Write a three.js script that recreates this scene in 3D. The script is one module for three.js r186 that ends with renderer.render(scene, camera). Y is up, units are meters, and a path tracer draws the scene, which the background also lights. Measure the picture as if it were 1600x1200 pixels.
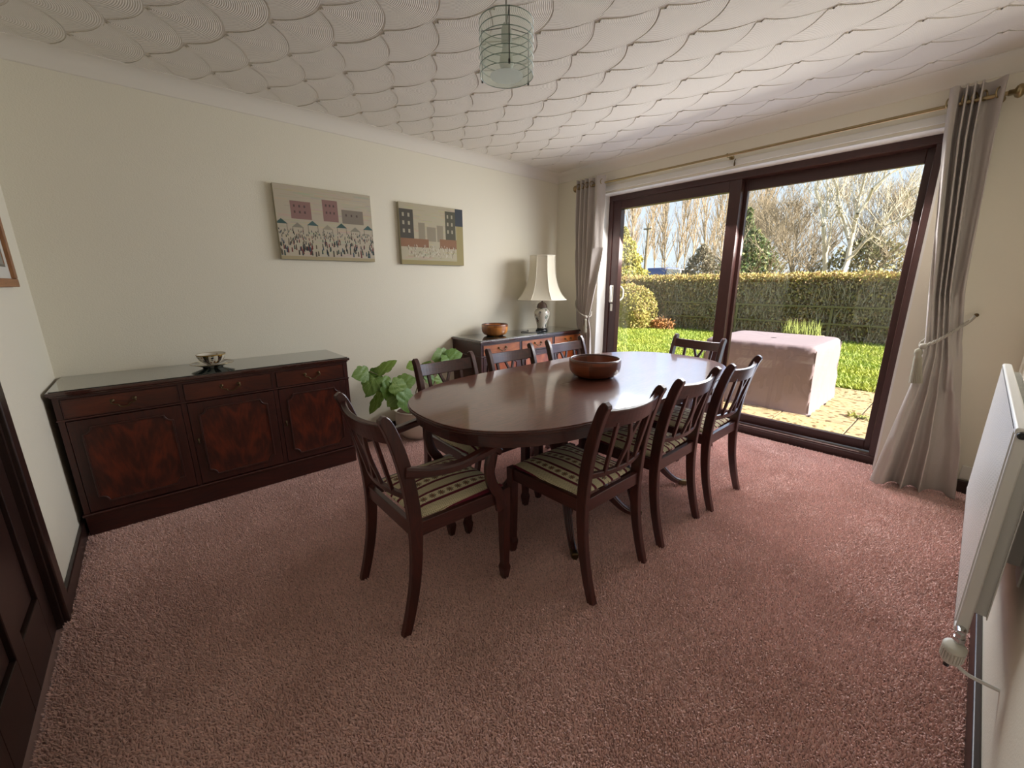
import * as THREE from 'three';
import { RoundedBoxGeometry } from 'three/addons/geometries/RoundedBoxGeometry.js';
import { mergeGeometries, toCreasedNormals } from 'three/addons/utils/BufferGeometryUtils.js';
import { RectAreaLightUniformsLib } from 'three/addons/lights/RectAreaLightUniformsLib.js';
import { createNoise2D, createNoise3D } from 'simplex-noise';

// ---------------------------------------------------------------- camera, sky, sun, added window light, exposure
RectAreaLightUniformsLib.init();
const scene = new THREE.Scene();
const DEG = Math.PI / 180;
const camera = new THREE.PerspectiveCamera(2 * Math.atan(600 / 634.95) / DEG, 4 / 3, 0.05, 400);
camera.rotation.order = 'YXZ';
camera.position.set(0, 1.28, 0);
camera.rotation.set(-13.918 * DEG, 48.6015 * DEG, -0.296 * DEG);

const renderer = new THREE.WebGLRenderer({ antialias: true });
renderer.toneMapping = THREE.LinearToneMapping;
renderer.toneMappingExposure = 1.0;
renderer.shadowMap.enabled = true;

{ // clear spring sky: pale at the horizon, bluer overhead, the same all round
  const W = 64, H = 128, d = new Float32Array(W * H * 4);
  for (let y = 0; y < H; y++) {
    const el = Math.max(0, ((y + 0.5) / H - 0.5) * 2), t = Math.pow(el, 0.55);
    const c = [0.98 - 0.52 * t, 1.10 - 0.40 * t, 1.16 - 0.12 * t];
    for (let x = 0; x < W; x++) d.set([...c, 1], (y * W + x) * 4);
  }
  const sky = new THREE.DataTexture(d, W, H, THREE.RGBAFormat, THREE.FloatType);
  sky.mapping = THREE.EquirectangularReflectionMapping;
  sky.magFilter = THREE.LinearFilter;
  sky.needsUpdate = true;
  scene.background = sky;
  scene.backgroundIntensity = 1.0;
}
const sun = new THREE.DirectionalLight(new THREE.Color(1.0, 0.93, 0.80), 17.0);
sun.position.set(10, 7.2, -4.2);
sun.target.position.set(0, 0, -2.4);
sun.castShadow = true;
sun.shadow.mapSize.set(4096, 4096);
Object.assign(sun.shadow.camera, { left: -16, right: 16, top: 16, bottom: -16, near: 0.1, far: 60 });
scene.add(sun, sun.target);
// unseen lamps added at both patio panes to boost skylight and garden light
for (const [x, w] of [[-2.055, 1.02], [-0.905, 1.02]]) for (const [y, z, h, down, power, tint] of [[1.72, -3.78, 0.56, 0.75, 18.5, [1.0, 0.97, 0.925]], [1.07, -3.715, 1.84, 0, 1.25, [0.48, 0.76, 1.25]]]) {
  const paneFill = new THREE.RectAreaLight(new THREE.Color(...tint), power, w, h);
  paneFill.name = 'added_pane_light';
  paneFill.position.set(x, y, z);
  paneFill.lookAt(x, y - Math.sin(down), z + Math.cos(down));
  scene.add(paneFill);
}

// ---------------------------------------------------------------- helpers
function rng(seed) { let s = seed >>> 0; return () => { s = (s + 0x6d2b79f5) | 0; let t = Math.imul(s ^ (s >>> 15), 1 | s); t = (t + Math.imul(t ^ (t >>> 7), 61 | t)) ^ t; return ((t ^ (t >>> 14)) >>> 0) / 4294967296; }; }
const n2 = createNoise2D(rng(11)), n3 = createNoise3D(rng(23));
const V = (x, y, z) => new THREE.Vector3(x, y, z);
const used = new Map();
function numbered(name) { const n = used.get(name) ?? 0; used.set(name, n + 1); return n ? `${name}_${String(n).padStart(3, '0')}` : name; }
function shade(m) { m.castShadow = true; m.receiveShadow = true; return m; }
function part(name, geo, mat, parent) { const m = shade(new THREE.Mesh(geo, mat)); m.name = name; parent.add(m); return m; }
function thing(name, label, category, pos = [0, 0, 0], turn = 0, group) {
  const o = new THREE.Group(); o.name = numbered(name); o.position.set(...pos); o.rotation.y = turn; scene.add(o);
  o.userData = { label, category }; if (group) o.userData.group = group; return o;
}
function single(name, geo, mat, label, category, group) {
  const m = shade(new THREE.Mesh(geo, mat)); m.name = numbered(name); scene.add(m);
  m.userData = { label, category }; if (group) m.userData.group = group; return m;
}
function struct(name, geo, mat, label) {
  const m = geo ? shade(new THREE.Mesh(geo, mat)) : new THREE.Group(); m.name = name; m.userData = { kind: 'structure' };
  if (label) m.userData.label = label; scene.add(m); return m;
}
function copyOf(o, label, pos, turn) {
  const c = o.clone(); c.name = numbered(o.name.replace(/_\d{3}$/, '')); c.userData = { ...o.userData, label };
  c.position.set(...pos); c.rotation.y = turn; scene.add(c); return c;
}
const bake = (g, x = 0, y = 0, z = 0, rx = 0, ry = 0, rz = 0) => { if (rx) g.rotateX(rx); if (ry) g.rotateY(ry); if (rz) g.rotateZ(rz); return g.translate(x, y, z); };
const plain = (g) => { const o = g.index ? g.toNonIndexed() : g; for (const k of Object.keys(o.attributes)) if (!['position', 'normal', 'uv'].includes(k)) o.deleteAttribute(k); return o; };
const join = (...gs) => mergeGeometries(gs.flat().map(plain));
// uv in metres from the face each triangle looks to; the texture's v runs along 'grain'
function metres(g, grain = 'y', scale = 1) {
  g = plain(g); const p = g.attributes.position, uv = new Float32Array(p.count * 2), a = V(), b = V(), c = V();
  for (let i = 0; i < p.count; i += 3) {
    a.fromBufferAttribute(p, i); b.fromBufferAttribute(p, i + 1); c.fromBufferAttribute(p, i + 2);
    const n = b.clone().sub(a).cross(c.clone().sub(a)), ax = Math.abs(n.x), ay = Math.abs(n.y), az = Math.abs(n.z);
    const face = ax > ay && ax > az ? 'x' : ay > az ? 'y' : 'z', rest = ['x', 'y', 'z'].filter((k) => k !== face);
    const vk = rest.includes(grain) ? grain : rest[1], uk = rest.find((k) => k !== vk);
    [a, b, c].forEach((q, k) => { uv[(i + k) * 2] = q[uk] * scale + (face === 'x' ? 0.37 : 0); uv[(i + k) * 2 + 1] = q[vk] * scale + (face === 'y' ? 0.21 : 0); });
  }
  g.setAttribute('uv', new THREE.BufferAttribute(uv, 2)); return g;
}
const box = (w, h, d, x = 0, y = 0, z = 0, r = 0) => (r ? new RoundedBoxGeometry(w, h, d, 2, Math.min(r, w / 2.01, h / 2.01, d / 2.01)) : new THREE.BoxGeometry(w, h, d)).translate(x, y, z);
const span = (x0, x1, y0, y1, z0, z1, r = 0) => box(x1 - x0, y1 - y0, z1 - z0, (x0 + x1) / 2, (y0 + y1) / 2, (z0 + z1) / 2, r);
const lathe = (pts, seg = 40) => new THREE.LatheGeometry(pts.map(([r, y]) => new THREE.Vector2(r, y)), seg);
const squareLathe = (pts) => { const g = plain(new THREE.LatheGeometry(pts.map(([r, y]) => new THREE.Vector2(r * Math.SQRT2, y)), 4).rotateY(Math.PI / 4)); g.computeVertexNormals(); return g; };
const tube = (pts, r, seg = 24, sides = 8, closed = false) => new THREE.TubeGeometry(new THREE.CatmullRomCurve3(pts.map((p) => (p.isVector3 ? p : V(...p))), closed, 'centripetal'), seg, r, sides, closed);
function extrude(pts, depth, bevel = 0, holes = [], seg = 1) {
  const s = new THREE.Shape(pts.map(([x, y]) => new THREE.Vector2(x, y)));
  for (const h of holes) s.holes.push(new THREE.Path(h.map(([x, y]) => new THREE.Vector2(x, y))));
  const g = new THREE.ExtrudeGeometry(s, { depth: depth - 2 * bevel, bevelEnabled: bevel > 0, bevelThickness: bevel, bevelSize: bevel, bevelOffset: -bevel, bevelSegments: seg, curveSegments: 12, steps: 1 });
  return g.translate(0, 0, -(depth / 2 - bevel));
}
const creased = (g, a = 0.6) => toCreasedNormals(g, a);
function spline(pts, n) { const c = new THREE.CatmullRomCurve3(pts.map(([x, y]) => V(x, y, 0)), false, 'centripetal'); return c.getPoints(n).map((p) => [p.x, p.y]); }
// band of varying half width round a plane centre line, as an outline
function band(center, half) {
  const n = center.length, L = [], R = [];
  for (let i = 0; i < n; i++) {
    const a = center[Math.max(0, i - 1)], b = center[Math.min(n - 1, i + 1)], dx = b[0] - a[0], dy = b[1] - a[1], l = Math.hypot(dx, dy), h = typeof half === 'function' ? half(i / (n - 1)) : half;
    L.push([center[i][0] - dy / l * h, center[i][1] + dx / l * h]); R.push([center[i][0] + dy / l * h, center[i][1] - dx / l * h]);
  }
  return [...L, ...R.reverse()];
}
const lerpTable = (tab) => (t) => { for (let i = 1; i < tab.length; i++) if (t <= tab[i][0]) { const [a, va] = tab[i - 1], [b, vb] = tab[i]; return va + (vb - va) * (t - a) / (b - a); } return tab.at(-1)[1]; };

// ---------------------------------------------------------------- textures and materials
const fract = (x) => x - Math.floor(x), mix = (a, b, t) => a + (b - a) * t, clamp = (x, a = 0, b = 1) => Math.min(b, Math.max(a, x)), smooth = (a, b, x) => { const t = clamp((x - a) / (b - a)); return t * t * (3 - 2 * t); };
function tex(W, H, f, srgb = true, rx = 1, ry = 1) {
  const d = new Uint8Array(W * H * 4);
  for (let y = 0; y < H; y++) for (let x = 0; x < W; x++) { const c = f((x + 0.5) / W, (y + 0.5) / H), i = (y * W + x) * 4; if (c.length) { d[i] = clamp(c[0]) * 255; d[i + 1] = clamp(c[1]) * 255; d[i + 2] = clamp(c[2]) * 255; } else d[i] = d[i + 1] = d[i + 2] = clamp(c) * 255; d[i + 3] = 255; }
  const t = new THREE.DataTexture(d, W, H, THREE.RGBAFormat); t.magFilter = THREE.LinearFilter; t.wrapS = t.wrapT = THREE.RepeatWrapping; t.repeat.set(rx, ry);
  if (srgb) t.colorSpace = THREE.SRGBColorSpace; t.needsUpdate = true; return t;
}
function drawn(W, H, f) { const c = document.createElement('canvas'); c.width = W; c.height = H; f(c.getContext('2d'), W, H); const t = new THREE.CanvasTexture(c); t.colorSpace = THREE.SRGBColorSpace; t.wrapS = t.wrapT = THREE.RepeatWrapping; return t; }
// noise that repeats over the unit square (4-D torus folded into 3-D noise blends)
function tiled(u, v, fx, fy = fx, seed = 0) {
  const a = n3(u * fx, v * fy, seed), b = n3((u - 1) * fx, v * fy, seed), c = n3(u * fx, (v - 1) * fy, seed), d = n3((u - 1) * fx, (v - 1) * fy, seed);
  const s = smooth(0.8, 1, u), t = smooth(0.8, 1, v); return mix(mix(a, b, s), mix(c, d, s), t);
}
const std = (o) => new THREE.MeshStandardMaterial(o), phys = (o) => new THREE.MeshPhysicalMaterial(o);
const rgb = (r, g, b) => new THREE.Color().setRGB(r, g, b);

function woodTexture(dark, light, seed, figure = 0.5) {
  return tex(512, 512, (u, v) => {
    const w = tiled(u, v, 3, 1.2, seed) * 0.12, g = tiled(u + w, v, 26, 1.1, seed + 3) * 0.5 + tiled(u, v, 90, 3, seed + 5) * 0.35 + tiled(u, v, 3, 1.5, seed + 9) * figure;
    const t = clamp(0.5 + g * 0.5), pore = smooth(0.62, 0.8, tiled(u, v, 150, 6, seed + 13)) * 0.35;
    return [0, 1, 2].map((k) => mix(dark[k], light[k], t) * (1 - pore));
  });
}
const mahoganyMap = woodTexture([0.20, 0.085, 0.07], [0.33, 0.15, 0.12], 1), mahoganyTopMap = woodTexture([0.31, 0.175, 0.14], [0.41, 0.235, 0.185], 4, 0.3);
const carcassMap = woodTexture([0.17, 0.065, 0.045], [0.29, 0.11, 0.07], 7), drawerMap = woodTexture([0.23, 0.09, 0.05], [0.38, 0.16, 0.075], 31, 0.9);
const flameMap = tex(512, 512, (u, v) => { // crotch veneer: plumes that spread from a centre line
  const x = (u - 0.5) * 2, y = v * 2, w = n3(x * 1.4, y * 1.2, 70) * 0.35, f = n3(Math.abs(x + w * 0.4) * 2.2, y * 1.5 - Math.abs(x) * 1.6 + w, 71) * 0.6 + n3(x * 7, y * 3 - Math.abs(x) * 5, 72) * 0.35 + n3(x * 30, y * 9 - Math.abs(x) * 14, 73) * 0.18;
  const t = smooth(-0.9, 0.95, f); return [mix(0.20, 0.40, t), mix(0.075, 0.155, t), mix(0.045, 0.075, t)];
});
const M = {
  wall: std({ color: rgb(0.80, 0.75, 0.62), roughness: 0.9, bumpMap: tex(512, 512, (u, v) => 0.5 + 0.25 * tiled(u, v, 60, 60, 3) + 0.2 * tiled(u, v, 140, 140, 5), false), bumpScale: 0.0006 }),
  ceiling: std({ color: rgb(0.78, 0.73, 0.645), roughness: 0.88 }),
  white: std({ color: rgb(0.80, 0.79, 0.75), roughness: 0.45 }),
  mahogany: phys({ map: mahoganyMap, roughness: 0.36, clearcoat: 0.35, clearcoatRoughness: 0.22 }),
  tableTop: phys({ map: mahoganyTopMap, roughness: 0.42, specularIntensity: 0.25, clearcoat: 0.8, clearcoatRoughness: 0.085 }),
  carcass: phys({ map: carcassMap, roughness: 0.38, clearcoat: 0.3, clearcoatRoughness: 0.2 }),
  drawer: phys({ map: drawerMap, roughness: 0.36, clearcoat: 0.35, clearcoatRoughness: 0.2 }),
  litDrawer: phys({ map: woodTexture([0.50, 0.24, 0.09], [0.72, 0.42, 0.17], 35, 0.9), roughness: 0.36, clearcoat: 0.35, clearcoatRoughness: 0.2 }),  // lighter copy of the drawer wood, bright window light put into its colour
  litPanel: phys({ map: woodTexture([0.50, 0.20, 0.09], [0.74, 0.40, 0.18], 37, 1.1), roughness: 0.34, clearcoat: 0.4, clearcoatRoughness: 0.18 }),  // door panels of the same sideboard, lightened in colour as if brightly lit
  flame: phys({ map: flameMap, roughness: 0.34, clearcoat: 0.4, clearcoatRoughness: 0.18 }),
  polished: phys({ map: carcassMap, roughness: 0.2, clearcoat: 1, clearcoatRoughness: 0.03 }),
  joinery: phys({ map: woodTexture([0.13, 0.07, 0.055], [0.20, 0.11, 0.085], 17), roughness: 0.4, clearcoat: 0.25, clearcoatRoughness: 0.3 }),
  frame: phys({ map: woodTexture([0.215, 0.11, 0.098], [0.265, 0.135, 0.118], 19, 0.2), roughness: 0.42, clearcoat: 0.2, clearcoatRoughness: 0.35 }),
  brass: std({ color: rgb(0.36, 0.28, 0.15), metalness: 1, roughness: 0.32 }),
  oldBrass: std({ color: rgb(0.12, 0.085, 0.045), metalness: 1, roughness: 0.45 }),
  chrome: std({ color: rgb(0.6, 0.6, 0.6), metalness: 1, roughness: 0.2 }),
  steel: std({ color: rgb(0.5, 0.48, 0.42), metalness: 1, roughness: 0.35 }),
  black: std({ color: rgb(0.012, 0.012, 0.013), roughness: 0.4 }),
  radiator: phys({ color: rgb(0.80, 0.79, 0.76), roughness: 0.35 }),
  plastic: std({ color: rgb(0.74, 0.72, 0.64), roughness: 0.45 }),
  glass: phys({ color: 0xffffff, transmission: 1, roughness: 0, thickness: 0, ior: 1.5 }),
};
for (const k of ['mahogany', 'tableTop', 'carcass', 'drawer', 'litDrawer', 'polished', 'joinery', 'frame']) M[k].map.repeat.set(2, 2);
M.wall.bumpMap.repeat.set(1.6, 1.6);

// ---------------------------------------------------------------- the room
const X0 = -3.31, X1 = 0.21, Z0 = -3.61, Z1 = 0.445, HC = 2.424, T = 0.26;
const OPEN = { x0: -2.725, x1: -0.285, y: 2.143 };
{ // unseen brick skin and eaves of the bungalow, added to cut bounce outside
  const brick = std({ color: rgb(0.27, 0.13, 0.09), roughness: 0.95 }), z1 = Z0 - T, z0 = z1 - 0.1;
  struct('wall_outside', metres(join(span(X0 - 3, OPEN.x0 + 0.01, -0.15, 2.45, z0, z1), span(OPEN.x1 - 0.01, X1 + 3, -0.15, 2.45, z0, z1), span(OPEN.x0 + 0.01, OPEN.x1 - 0.01, OPEN.y, 2.45, z0, z1))), brick, 'unseen brick outer face of the house, added to cut bounce');
  struct('roof_eaves', span(X0 - 3, X1 + 3, 2.45, 2.66, z0 - 0.35, Z1 + T), std({ color: rgb(0.5, 0.48, 0.44), roughness: 0.8 }), 'unseen white boarded eaves added over the patio door');
}
struct('wall_left', metres(span(X0 - T, X0, -0.15, HC + 0.02, Z0 - T, Z1 + T)), M.wall);
struct('wall_right', metres(span(X1, X1 + T, -0.15, HC + 0.02, Z0 - T, Z1 + T)), M.wall);
struct('wall_back', metres(join(span(X0, OPEN.x0, -0.15, HC + 0.02, Z0 - T, Z0), span(OPEN.x1, X1, -0.15, HC + 0.02, Z0 - T, Z0), span(OPEN.x0, OPEN.x1, OPEN.y, HC + 0.02, Z0 - T, Z0))), M.wall);
const DOOR = { x0: -2.14, x1: -1.34, y: 2.0 };
struct('wall_front', metres(join(span(X0, DOOR.x0, -0.15, HC + 0.02, Z1, Z1 + T), span(DOOR.x1, X1, -0.15, HC + 0.02, Z1, Z1 + T), span(DOOR.x0, DOOR.x1, DOOR.y, HC + 0.02, Z1, Z1 + T))), M.wall);

{ // carpeted floor with a deep pink pile
  const backing = std({ color: rgb(0.40, 0.25, 0.22), roughness: 1 });
  const floor = struct('floor', metres(span(X0, X1, -0.15, 0, Z0 - 0.1, Z1 + 0.05)), backing, 'dusty pink wall to wall carpet');
  const R = rng(5), tuft = (() => { // a short bent yarn end
    const g = new THREE.ConeGeometry(0.0040, 0.013, 4, 2, true), p = g.attributes.position;
    for (let i = 0; i < p.count; i++) { const t = (p.getY(i) + 0.0065) / 0.013; p.setX(i, p.getX(i) * (t > 0.9 ? 1 : 1 + 0.5 * Math.sin(t * 3)) + t * t * 0.003); }
    g.translate(0, 0.0055, 0); g.computeVertexNormals(); return plain(g);
  })();
  const yarn = phys({ color: rgb(1, 1, 1), roughness: 0.85, sheen: 1, sheenRoughness: 0.4, sheenColor: rgb(0.85, 0.78, 0.8) });
  const step = 0.0064, nx = Math.floor((X1 - X0) / step), nz = Math.floor((Z1 - Z0 + 0.09) / step), pile = new THREE.InstancedMesh(tuft, yarn, nx * nz);
  const m = new THREE.Matrix4(), q = new THREE.Quaternion(), e = new THREE.Euler(), c = new THREE.Color();
  let n = 0;
  for (let i = 0; i < nx; i++) for (let k = 0; k < nz; k++) {
    const x = X0 + (i + 0.5 + (k % 2) * 0.5 - 0.25 + (R() - 0.5) * 0.7) * step, z = Z0 - 0.09 + (k + 0.5 + (R() - 0.5) * 0.7) * step;
    if (x < X0 + 0.004 || x > X1 - 0.004 || (z < Z0 - 0.005 && (x < OPEN.x0 || x > OPEN.x1))) continue;
    const lay = n2(x * 1.1, z * 1.1) * 1.2 + n2(x * 3.5 + 9, z * 3.5) * 0.7; // which way feet and the vacuum cleaner left the pile
    e.set((R() - 0.5) * 0.9 + Math.cos(lay) * 0.35, R() * 6.28, (R() - 0.5) * 0.9 + Math.sin(lay) * 0.35);
    const s = 0.85 + R() * 0.4; m.compose(V(x, -0.002 + R() * 0.002, z), q.setFromEuler(e), V(s, s, s)); pile.setMatrixAt(n, m);
    const w = 0.86 + R() * 0.28, dye = n2(x * 2.2 + 40, z * 2.2) * 0.05; pile.setColorAt(n, c.setRGB((0.745 + dye) * w, (0.49 + dye * 0.8) * w, (0.435 + dye * 0.8) * w)); n++;
  }
  pile.count = n; pile.name = 'carpet_pile'; pile.userData = { kind: 'stuff' }; shade(pile); floor.add(pile);
}

{ // ceiling with combed fan-shaped plaster scallops, each its own piece
  const ceiling = struct('ceiling', metres(span(X0 - T, X1 + T, HC, HC + 0.025, Z0 - T, Z1 + T)), M.ceiling, 'cream textured plaster ceiling combed into overlapping scallops');
  const comb = tex(8, 256, (u, v) => Math.pow(0.5 + 0.5 * Math.cos(v * 8 * 2 * Math.PI), 0.8), false, 1, 1 / 0.064);
  const plaster = std({ color: rgb(0.78, 0.73, 0.645), roughness: 0.88, bumpMap: comb, bumpScale: 0.0011 });
  // the part of one round stroke that its neighbours leave in view; proud where it starts, sunk at its rim
  const make = (R0, deep) => {
    const pos = [], uv = [], idx = [], A = 18, rr = [0.003, 0.02, 0.05, 0.10, 0.14, 0.18, 0.215, R0 - 0.012, R0], cl = Math.hypot(0.24, 0.1375), ca = Math.atan2(0.24, -0.1375);
    const drop = (r) => 0.0014 + deep * Math.pow(1 - r / R0, 0.8) + (r > R0 - 0.006 ? 0.0012 : 0);
    const put = (r, f, y, v) => { const lim = ca - Math.acos(clamp((r * r + cl * cl - R0 * R0) / (2 * r * cl), -1, 1)), th = f * lim; pos.push(Math.sin(th) * r, y, -Math.cos(th) * r); uv.push(f, v); };
    rr.forEach((r) => { put(r, -1, 0.001, r); for (let i = 0; i <= A; i++) put(r, i / A * 2 - 1, -drop(r), r); put(r, 1, 0.001, r); });
    const W = A + 3; for (let j = 0; j < rr.length - 1; j++) for (let i = 0; i < W - 1; i++) { const q = j * W + i; idx.push(q, q + 1, q + W, q + 1, q + W + 1, q + W); }
    const n0 = pos.length / 3; for (let i = 0; i <= A; i++) put(R0, i / A * 2 - 1, 0.001, R0); for (let i = 0; i < A; i++) { const q = (rr.length - 1) * W + 1 + i; idx.push(q, q + 1, n0 + i, q + 1, n0 + i + 1, n0 + i); }
    const g = new THREE.BufferGeometry(); g.setAttribute('position', new THREE.Float32BufferAttribute(pos, 3)); g.setAttribute('uv', new THREE.Float32BufferAttribute(uv, 2)); g.setIndex(idx);
    return toCreasedNormals(g, 0.5);
  };
  const kinds = [make(0.2525, 0.0046), make(0.254, 0.0041), make(0.251, 0.0051)], R = rng(77);
  for (let k = -3; k < 32; k++) for (let j = -1; j < 9; j++) {
    const x = X0 + 0.03 + j * 0.48 + (Math.abs(k % 2) ? 0.24 : 0) + (R() - 0.5) * 0.012, z = Z1 + 0.02 - k * 0.1375 + (R() - 0.5) * 0.01, turn = (R() - 0.5) * 0.07, kind = kinds[Math.floor(R() * 3)];
    if (x < X0 - 0.02 || x > X1 + 0.06 || z < Z0 + 0.02 || z > Z1 + 0.3) continue;
    const s = part('plaster_scallop', kind, plaster, ceiling); s.position.set(x, HC, z); s.rotation.y = turn;
  }
}

{ // plaster coving round the room
  const lo = 0.085, out = 0.09, prof = [[0, -lo - 0.004], [0.006, -lo - 0.004], [0.009, -lo]];
  for (let i = 1; i <= 10; i++) { const a = i / 10 * Math.PI / 2; prof.push([0.009 + (out - 0.012) * (1 - Math.cos(a)), -lo + (lo - 0.006) * Math.sin(a)]); }
  prof.push([out, -0.006], [out, 0.002], [0, 0.002]);
  const run = (len) => creased(extrude(prof, len), 0.5);
  const lx = X1 - X0, lz = Z1 - Z0, cx = (X0 + X1) / 2, cz = (Z0 + Z1) / 2, m = M.ceiling;
  struct('trim_1', metres(bake(run(lz), X0, HC, cz)), m, 'cream coving above the wall with the two canvases');
  struct('trim_2', metres(bake(run(lx), cx, HC, Z0, 0, -Math.PI / 2)), m, 'cream coving above the patio door');
  struct('trim_3', metres(bake(run(lz), X1, HC, cz, 0, Math.PI)), m, 'cream coving above the radiator wall');
  struct('trim_4', metres(bake(run(lx), cx, HC, Z1, 0, Math.PI / 2)), m, 'cream coving above the panelled door');
}
{ // dark skirting boards
  const h = 0.085, t = 0.018, board = (x0, x1, z0, z1) => metres(span(x0, x1, 0, h, z0, z1, 0.005), x1 - x0 > z1 - z0 ? 'x' : 'z');
  struct('baseboard_left', board(X0, X0 + t, Z0, Z1), M.joinery);
  struct('baseboard_right', board(X1 - t, X1, Z0, Z1), M.joinery);
  struct('baseboard_back', join(board(X0 + t, OPEN.x0 - 0.01, Z0, Z0 + t), board(OPEN.x1 + 0.01, X1 - t, Z0, Z0 + t)), M.joinery);
  struct('baseboard_front', join(board(X0 + t, DOOR.x0 - 0.075, Z1 - t, Z1), board(DOOR.x1 + 0.075, X1 - t, Z1 - t, Z1)), M.joinery);
}
{ // panelled dark door in the near wall
  const d = struct('door_1', null, null, 'dark brown panelled wooden door with a dark frame'), { x0, x1, y } = DOOR;
  part('door_frame', metres(join(span(x0 - 0.075, x0, 0, y + 0.075, Z1 - 0.02, Z1 + 0.004, 0.006), span(x1, x1 + 0.075, 0, y + 0.075, Z1 - 0.02, Z1 + 0.004, 0.006), span(x0, x1, y, y + 0.075, Z1 - 0.02, Z1 + 0.004, 0.006))), M.joinery, d);
  part('door_lining', metres(join(span(x0, x0 + 0.02, 0, y, Z1 - 0.005, Z1 + T), span(x1 - 0.02, x1, 0, y, Z1 - 0.005, Z1 + T), span(x0, x1, y - 0.02, y, Z1 - 0.005, Z1 + T))), M.joinery, d);
  const a = x0 + 0.022, b = x1 - 0.022, zf = Z1 + 0.012, zb = zf + 0.04, m = (a + b) / 2;
  for (const [u, v] of [[a, a + 0.1], [m - 0.045, m + 0.045], [b - 0.1, b]]) part('stile', metres(span(u, v, 0.01, y - 0.022, zf, zb, 0.003)), M.joinery, d);
  for (const [u, v] of [[0.01, 0.21], [0.72, 0.90], [1.86, y - 0.022]]) for (const [p, q] of [[a + 0.1, m - 0.045], [m + 0.045, b - 0.1]]) part('rail', metres(span(p, q, u, v, zf, zb, 0.003), 'x'), M.joinery, d);
  for (const [u, v] of [[0.21, 0.72], [0.90, 1.86]]) for (const [p, q] of [[a + 0.1, m - 0.045], [m + 0.045, b - 0.1]]) {
    const w = q - p, h = v - u, panel = part('door_panel', metres(bake(extrude([[-w / 2, -h / 2], [w / 2, -h / 2], [w / 2, h / 2], [-w / 2, h / 2]], 0.03, 0.011), (p + q) / 2, (u + v) / 2, zf + 0.026)), M.joinery, d);
    panel.userData.label = 'raised door panel';
  }
}
{ // dark brown sliding patio door set back in a white reveal
  const w = struct('window_1', null, null, 'dark brown sliding patio door with two glass panes'), { x0, x1, y } = OPEN, zi = -3.745, zo = -3.875;
  const F = (name, x0, x1, y0, y1, z0, z1, grain = 'y', r = 0.004) => part(name, metres(span(x0, x1, y0, y1, z0, z1, r), grain), M.frame, w);
  F('head', x0 + 0.012, x1 - 0.012, y - 0.055, y - 0.001, zo, zi, 'x'); F('jamb', x0 + 0.012, x0 + 0.06, 0.06, y - 0.055, zo, zi); F('jamb', x1 - 0.06, x1 - 0.012, 0.06, y - 0.055, zo, zi);
  F('threshold', x0 + 0.012, x1 - 0.012, -0.13, 0.05, zo - 0.02, zi, 'x'); F('track', x0 + 0.02, x1 - 0.02, 0.05, 0.062, zi - 0.012, zi - 0.004, 'x', 0.002);
  part('track_rail', metres(span(x0 + 0.03, -0.40, 0.062, 0.067, zi - 0.011, zi - 0.005)), M.steel, w);
  const sash = (a, b, z0, z1, sl, sr) => {
    const yb = 0.062, yt = y - 0.05, gb = 0.136, gt = 2.004;
    F('stile', a, a + sl, yb, yt, z0, z1); F('stile', b - sr, b, yb, yt, z0, z1); F('sash_rail', a + sl, b - sr, yb, gb, z0, z1, 'x'); F('sash_rail', a + sl, b - sr, gt, yt, z0, z1, 'x');
    const g = part('pane', span(a + sl - 0.004, b - sr + 0.004, gb - 0.004, gt + 0.004, (z0 + z1) / 2 - 0.0005, (z0 + z1) / 2 + 0.0005), M.glass, w);
    g.castShadow = false; return g;
  };
  sash(x0 + 0.05, -1.445, -3.825, -3.757, 0.1, 0.092); sash(-1.52, x1 - 0.05, -3.872, -3.832, 0.1, 0.055);
  // white painted reveal lining and the batten above
  const lining = struct('trim_5', metres(join(span(x0, x0 + 0.012, 0, y, -3.745, Z0 + 0.002), span(x1 - 0.012, x1, 0, y, -3.745, Z0 + 0.002), span(x0 + 0.012, x1 - 0.012, y - 0.004, y, -3.745, Z0 + 0.002))), M.white, 'white painted reveal round the patio door');
  struct('trim_6', metres(span(x0 - 0.09, x1 + 0.09, y + 0.018, y + 0.062, Z0, Z0 + 0.014, 0.003), 'x'), M.white, 'white batten above the patio door');
  // pull handles: a cream one inside, its twin outside
  const pull = (z, dir) => part('pull_handle', join(tube([[-2.63, 1.24, z], [-2.625, 1.245, z + dir * 0.04], [-2.60, 1.215, z + dir * 0.075], [-2.595, 1.165, z + dir * 0.082], [-2.60, 1.115, z + dir * 0.075], [-2.625, 1.085, z + dir * 0.04], [-2.63, 1.09, z]], 0.0105, 30, 8), span(-2.645, -2.617, 1.075, 1.255, Math.min(z, z + dir * 0.006), Math.max(z, z + dir * 0.006), 0.003)), M.plastic, w);
  pull(-3.757, 1); pull(-3.825, -1); part('lock_plate', span(-2.643, -2.619, 0.985, 1.06, -3.757, -3.748, 0.003), M.plastic, w);
}

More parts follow.
